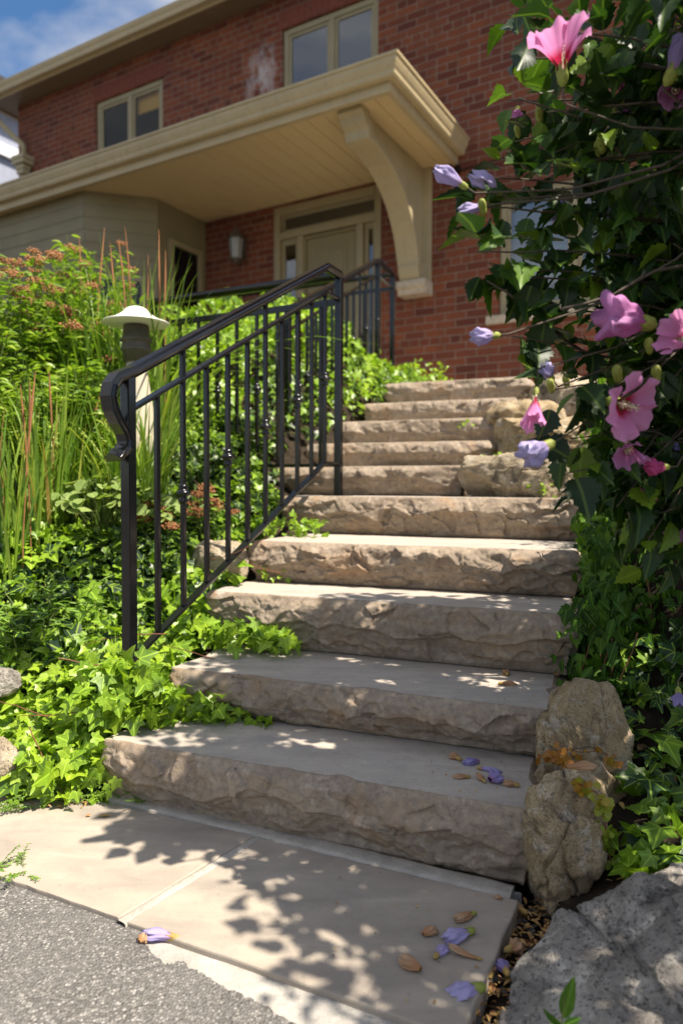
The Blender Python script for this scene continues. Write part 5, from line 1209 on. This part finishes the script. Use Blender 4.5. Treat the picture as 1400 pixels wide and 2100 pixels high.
# ------------------------------------------------------------------ fallen blossoms and litter
def fallen(label, px, py, z, L_, r, mat, ang, seed, cal='calyxdry', open_=.1, flat=.75, cat='blossom'):
    L_ *= 1.45; r *= 1.3; p = on(px, py, z); p.z = z + r * .62 * (1 if flat > .7 else .8) + .001; d = Vector((math.cos(ang), math.sin(ang), .05)); o = wilted('fallen_blossom', p - d * L_ * .5, d, L_, r, mat, None, seed, 0, cal, open_, flat)
    return tag(o, label, cat, 'fallen hibiscus blossoms')
Z1, Z2 = STAIR_Z[0], STAIR_Z[1]
fallen('lilac blossom lying on the edge between driveway and flagstone', 325, 1924, DZ, .042, .0085, 'lilac', 2.9, 1, 'calyxdry')
fallen('tiny brown cone beside the lilac blossom on the driveway', 292, 1932, DZ, .010, .006, 'papery', 1, 2, None)
fallen('plump papery brown pod, nearest the bottom on the flagstone', 842, 1986, 0, .026, .0085, 'papery', 2.5, 3, None)
fallen('smaller tan papery pod at the edge of a sun patch on the flagstone', 880, 1916, 0, .021, .0065, 'papery', .6, 4, None)
fallen('dark dry blossom with a green calyx, top one of the flagstone group', 952, 1886, 0, .030, .006, 'papery', 3.7, 5, 'calyx')
fallen('lilac blossom with green calyx in the middle of the flagstone group', 938, 1926, 0, .036, .009, 'lilac', 3.6, 6, 'calyx', .3)
fallen('thin rusty dry blossom with a long tail beside the flagstone edge', 950, 1962, 0, .036, .0038, 'papery', 2.8, 7)
fallen('rust coloured crumb of petal near the mortar line on the flagstone', 1022, 1844, 0, .010, .003, 'papery', 2.7, 8, None)
fallen('large lilac blossom fallen in the gap beside the boulder', 952, 2046, -.01, .032, .012, 'lilac', 3.5, 9, 'calyx', .3)
fallen('pale curled husk in the gap beside the boulder', 1002, 1990, -.02, .024, .008, 'papery', 1.4, 10)
fallen('brown ball shaped husk in the gap, higher up beside the boulder', 1055, 1952, -.02, .016, .009, 'papery', .4, 11)
fallen('dusky lilac bud lying on gravel beside the boulder', 1030, 1990, -.02, .018, .008, 'grape', 1.8, 12)
fallen('yellow brown husk, leftmost on the lowest tread', 932, 1557, Z1, .018, .007, 'papery', 2.2, 13)
fallen('smooth violet rolled blossom on the lowest tread against the riser', 966, 1567, Z1, .026, .0075, 'grape', 3.4, 14, None)
fallen('small brown blossom alone near the front of the lowest tread', 944, 1596, Z1, .022, .005, 'papery', 3.1, 15)
fallen('striped lilac blossom with orange tail on the lowest tread', 1005, 1582, Z1, .034, .0055, 'lilac', -.35, 16)
fallen('round blue violet blossom on the lowest tread', 1013, 1604, Z1, .020, .0115, 'grape', .6, 17, None)
fallen('dry yellow calyx at the right end of the lowest tread', 1045, 1612, Z1, .018, .0065, 'papery', 2.7, 18)
fallen('shrivelled brown bloom lying just left of the round violet one on the lowest tread', 985, 1600, Z1, .020, .005, 'papery', 1.9, 31)
fallen('flattened faded lilac bloom in front of the pod group on the flagstone', 905, 1955, 0, .024, .006, 'lilac', .9, 32, 'calyxdry')
fallen('tan husk against the foot of the upright rock', 1062, 1868, -.02, .018, .007, 'papery', 2.2, 33)
fallen('small yellow husk, leftmost on the second tread', 922, 1358, Z2, .011, .0055, 'papery', 1.2, 19)
fallen('violet blossom with orange calyx at the back of the second tread', 1058, 1368, Z2, .032, .006, 'grape', 2.95, 20)
fallen('orange husk in the middle of the second tread', 1037, 1384, Z2, .014, .0065, 'papery', 1.6, 21)
fallen('pale shell like petal at the front of the second tread', 1042, 1405, Z2, .028, .006, 'papery', .0, 22)
fallen('pink and violet blossom at the right end of the second tread', 1148, 1433, Z2, .030, .008, 'lilac', .4, 23, None)
fallen('rusty crumb near the right end of the second tread', 1140, 1385, Z2, .012, .004, 'papery', 0, 24, None)
fallen('small pale blossom on the third tread against the vine', 1163, 1225, STAIR_Z[2], .014, .005, 'lilac', .3, 25, None)
fallen('twisted faded blossom lying on top of the taller tan rock', 1190, 1577, .265, .040, .0065, 'papery', .1, 26, None)
fallen('crumpled violet blossom on the soil behind the boulder', 1300, 1812, .03, .045, .011, 'grape', 2.9, 27, None, .3)
fallen('violet blossom on the shade ivy at the right edge', 1388, 1682, .10, .032, .009, 'grape', .8, 28, None, .3)
# dead leaf litter
def litter(name, label, pts, size, mat, cat='dead leaf'):
    P = np.array([tuple(p) for p in pts]); n = len(P); V, F, Cc = instances(OVAL, P, rnd(n, 1) * np.array([1, 1, .1]), np.array([0, 0, 1]) + rnd(n, .35), size * RNG.uniform(.6, 1.3, n), RNG.uniform(0, 1, n)); return mesh_obj(name, V, F, mat, smooth=False, col=Cc)
M['dead'] = m_leaf('dead leaf', [(0, (.20, .08, .03)), (.5, (.40, .20, .06)), (1, (.55, .38, .14))], .15, .7)
tag(litter('dead_leaf', None, [on(228, 1671, .006)], .034, M['dead']), 'crumpled yellow dead leaf on the left flagstone', 'dead leaf')
tag(litter('dead_leaf', None, [on(168, 1634, .006)], .030, M['dead']), 'brown dead leaf under the ivy at the back of the left flagstone', 'dead leaf')
pts = [on(random.uniform(40, 200), random.gauss(1642, 9), .004) for _ in range(26)] + [on(1080, 1840, -.025).lerp(on(975, 2110, -.025), random.random()) + Vector((random.uniform(-.015, .08), 0, random.uniform(-.008, .005))) for _ in range(230)]
pts = [p for p in pts if p.x < .0 or True]
tag(litter('leaf_litter', None, pts, .016, M['dead']), kind='stuff')
pts = []
for _ in range(420):
    u = random.uniform(1.1, 2.1); v = random.uniform(-.6, .5); pts.append(UV(u, v, tz(u, v) + .012))
tag(litter('leaf_litter', None, pts, .02, M['dead']), kind='stuff')
# small crumbs on the treads
pts = [on(random.uniform(860, 1090), random.uniform(1540, 1640), Z1 + .003) for _ in range(26)] + [on(random.uniform(880, 1150), random.uniform(1352, 1440), Z2 + .003) for _ in range(22)] + [on(random.uniform(640, 1050), random.uniform(1780, 2080), .003) for _ in range(26)] + [on(random.uniform(260, 520), random.uniform(1492, 1500), Z1 + .003) for _ in range(8)]
tag(litter('leaf_litter', None, pts, .007, M['dead']), kind='stuff')
# creeper that turned orange on the tan rocks
M['creeper'] = m_leaf('turning creeper leaf', [(0, (.30, .09, .015)), (.45, (.40, .20, .02)), (.6, (.28, .30, .02)), (1, (.14, .26, .015))], .3, .5)
cp = [(1105, 1555, 1.50), (1125, 1545, 1.47), (1150, 1556, 1.45), (1165, 1580, 1.42), (1175, 1598, 1.36), (1195, 1612, 1.33), (1222, 1625, 1.32), (1236, 1650, 1.32), (1240, 1690, 1.33), (1243, 1735, 1.34), (1252, 1770, 1.33)]
cpts = [at(*c) for c in cp]; s_ = MB(); s_.tube(cpts, .0013, 5); s_.tube([at(1150, 1534, 1.50), at(1190, 1543, 1.49), at(1232, 1540, 1.5), at(1262, 1560, 1.52), at(1275, 1600, 1.55)], .0011, 5); ck = s_.obj('rock_creeper', M['stemred'])
P = []; vv = []
for k in range(90):
    f = random.random() * (len(cpts) - 1.01); j = int(f); P.append(tuple(cpts[j].lerp(cpts[j + 1], f - j) + Vector((random.gauss(0, .007), random.gauss(-.006, .004), random.gauss(0, .006))))); vv.append(.1 + .85 * f / 10 + random.uniform(-.12, .12))
for c in ((1150, 1534), (1170, 1540), (1190, 1543), (1232, 1540), (1240, 1552), (1255, 1556), (1262, 1566)):
    for _ in range(3): P.append(tuple(at(c[0] + random.gauss(0, 5), c[1] + random.gauss(0, 5), 1.485))); vv.append(random.uniform(.1, .55))
P = np.array(P); n_ = len(P); V, F, Cc = instances(ROUND, P, rnd(n_, .6) + np.array([0, -.1, -.6]), np.array([-.1, -.8, .5]) + rnd(n_, .3), .015 * RNG.uniform(.6, 1.3, n_), np.array(vv)); mesh_obj('foliage', V, F, M['creeper'], parent=ck, smooth=False, col=Cc)
tag(ck, 'thin creeper with orange to green leaves trailing over the two tan rocks', 'creeper')
# seedling in front of the boulder
c = at(1150, 2118, .92); s_ = MB(); s_.tube([c, c + Vector((.002, 0, .03)), c + Vector((.004, 0, .05))], .0012, 5); sd_ = s_.obj('seedling', M['stemgreen'])
V, F, Cc = instances(OVAL, np.array([tuple(c + Vector((.003, 0, .020))), tuple(c + Vector((0, 0, .012))), tuple(c + Vector((.002, 0, .01)))]), np.array([[.15, -.1, 1], [-.7, -.3, .5], [.8, -.2, .5]]), np.array([[-.5, -.8, .2]] * 3), np.array([.055, .03, .026]), np.array([.7, .5, .4])); mesh_obj('foliage', V, F, M['vine'], parent=sd_, smooth=False, col=Cc)
tag(sd_, 'single bright green seedling in front of the grey boulder at the bottom edge', 'seedling')
# pebbles in the gap beside the flagstone
prot = []
for k in range(5):
    V, F = icosphere(3); V = V * (1 + .18 * fbm(V * 1.4, 60 + k, 3))[:, None] * np.array([1, .8, .6]); me = mesh_obj('pebble', V, F, M['pebble']); prot.append(me)
rr = random.Random(3)
for k in range(70):
    f = rr.random(); a = on(1072, 1835, -.03).lerp(on(955, 2120, -.03), f); p = a + Vector((rr.uniform(-.010, .085), rr.uniform(-.02, .02), 0)); o = prot[k] if k < 5 else prot[k % 5].copy()
    if k >= 5: C.objects.link(o)
    s_ = rr.uniform(.004, .012); o.scale = (s_, s_ * rr.uniform(.7, 1.1), s_ * rr.uniform(.5, .9)); o.rotation_euler = (rr.uniform(0, .5), rr.uniform(0, .5), rr.uniform(0, 6)); o.location = (p.x, p.y, -.040 + s_ * .35 + rr.uniform(0, .004))
    tag(o, 'small grey pebble in the gap between flagstone and boulder', 'pebble', 'pebbles in the gap beside the boulder')
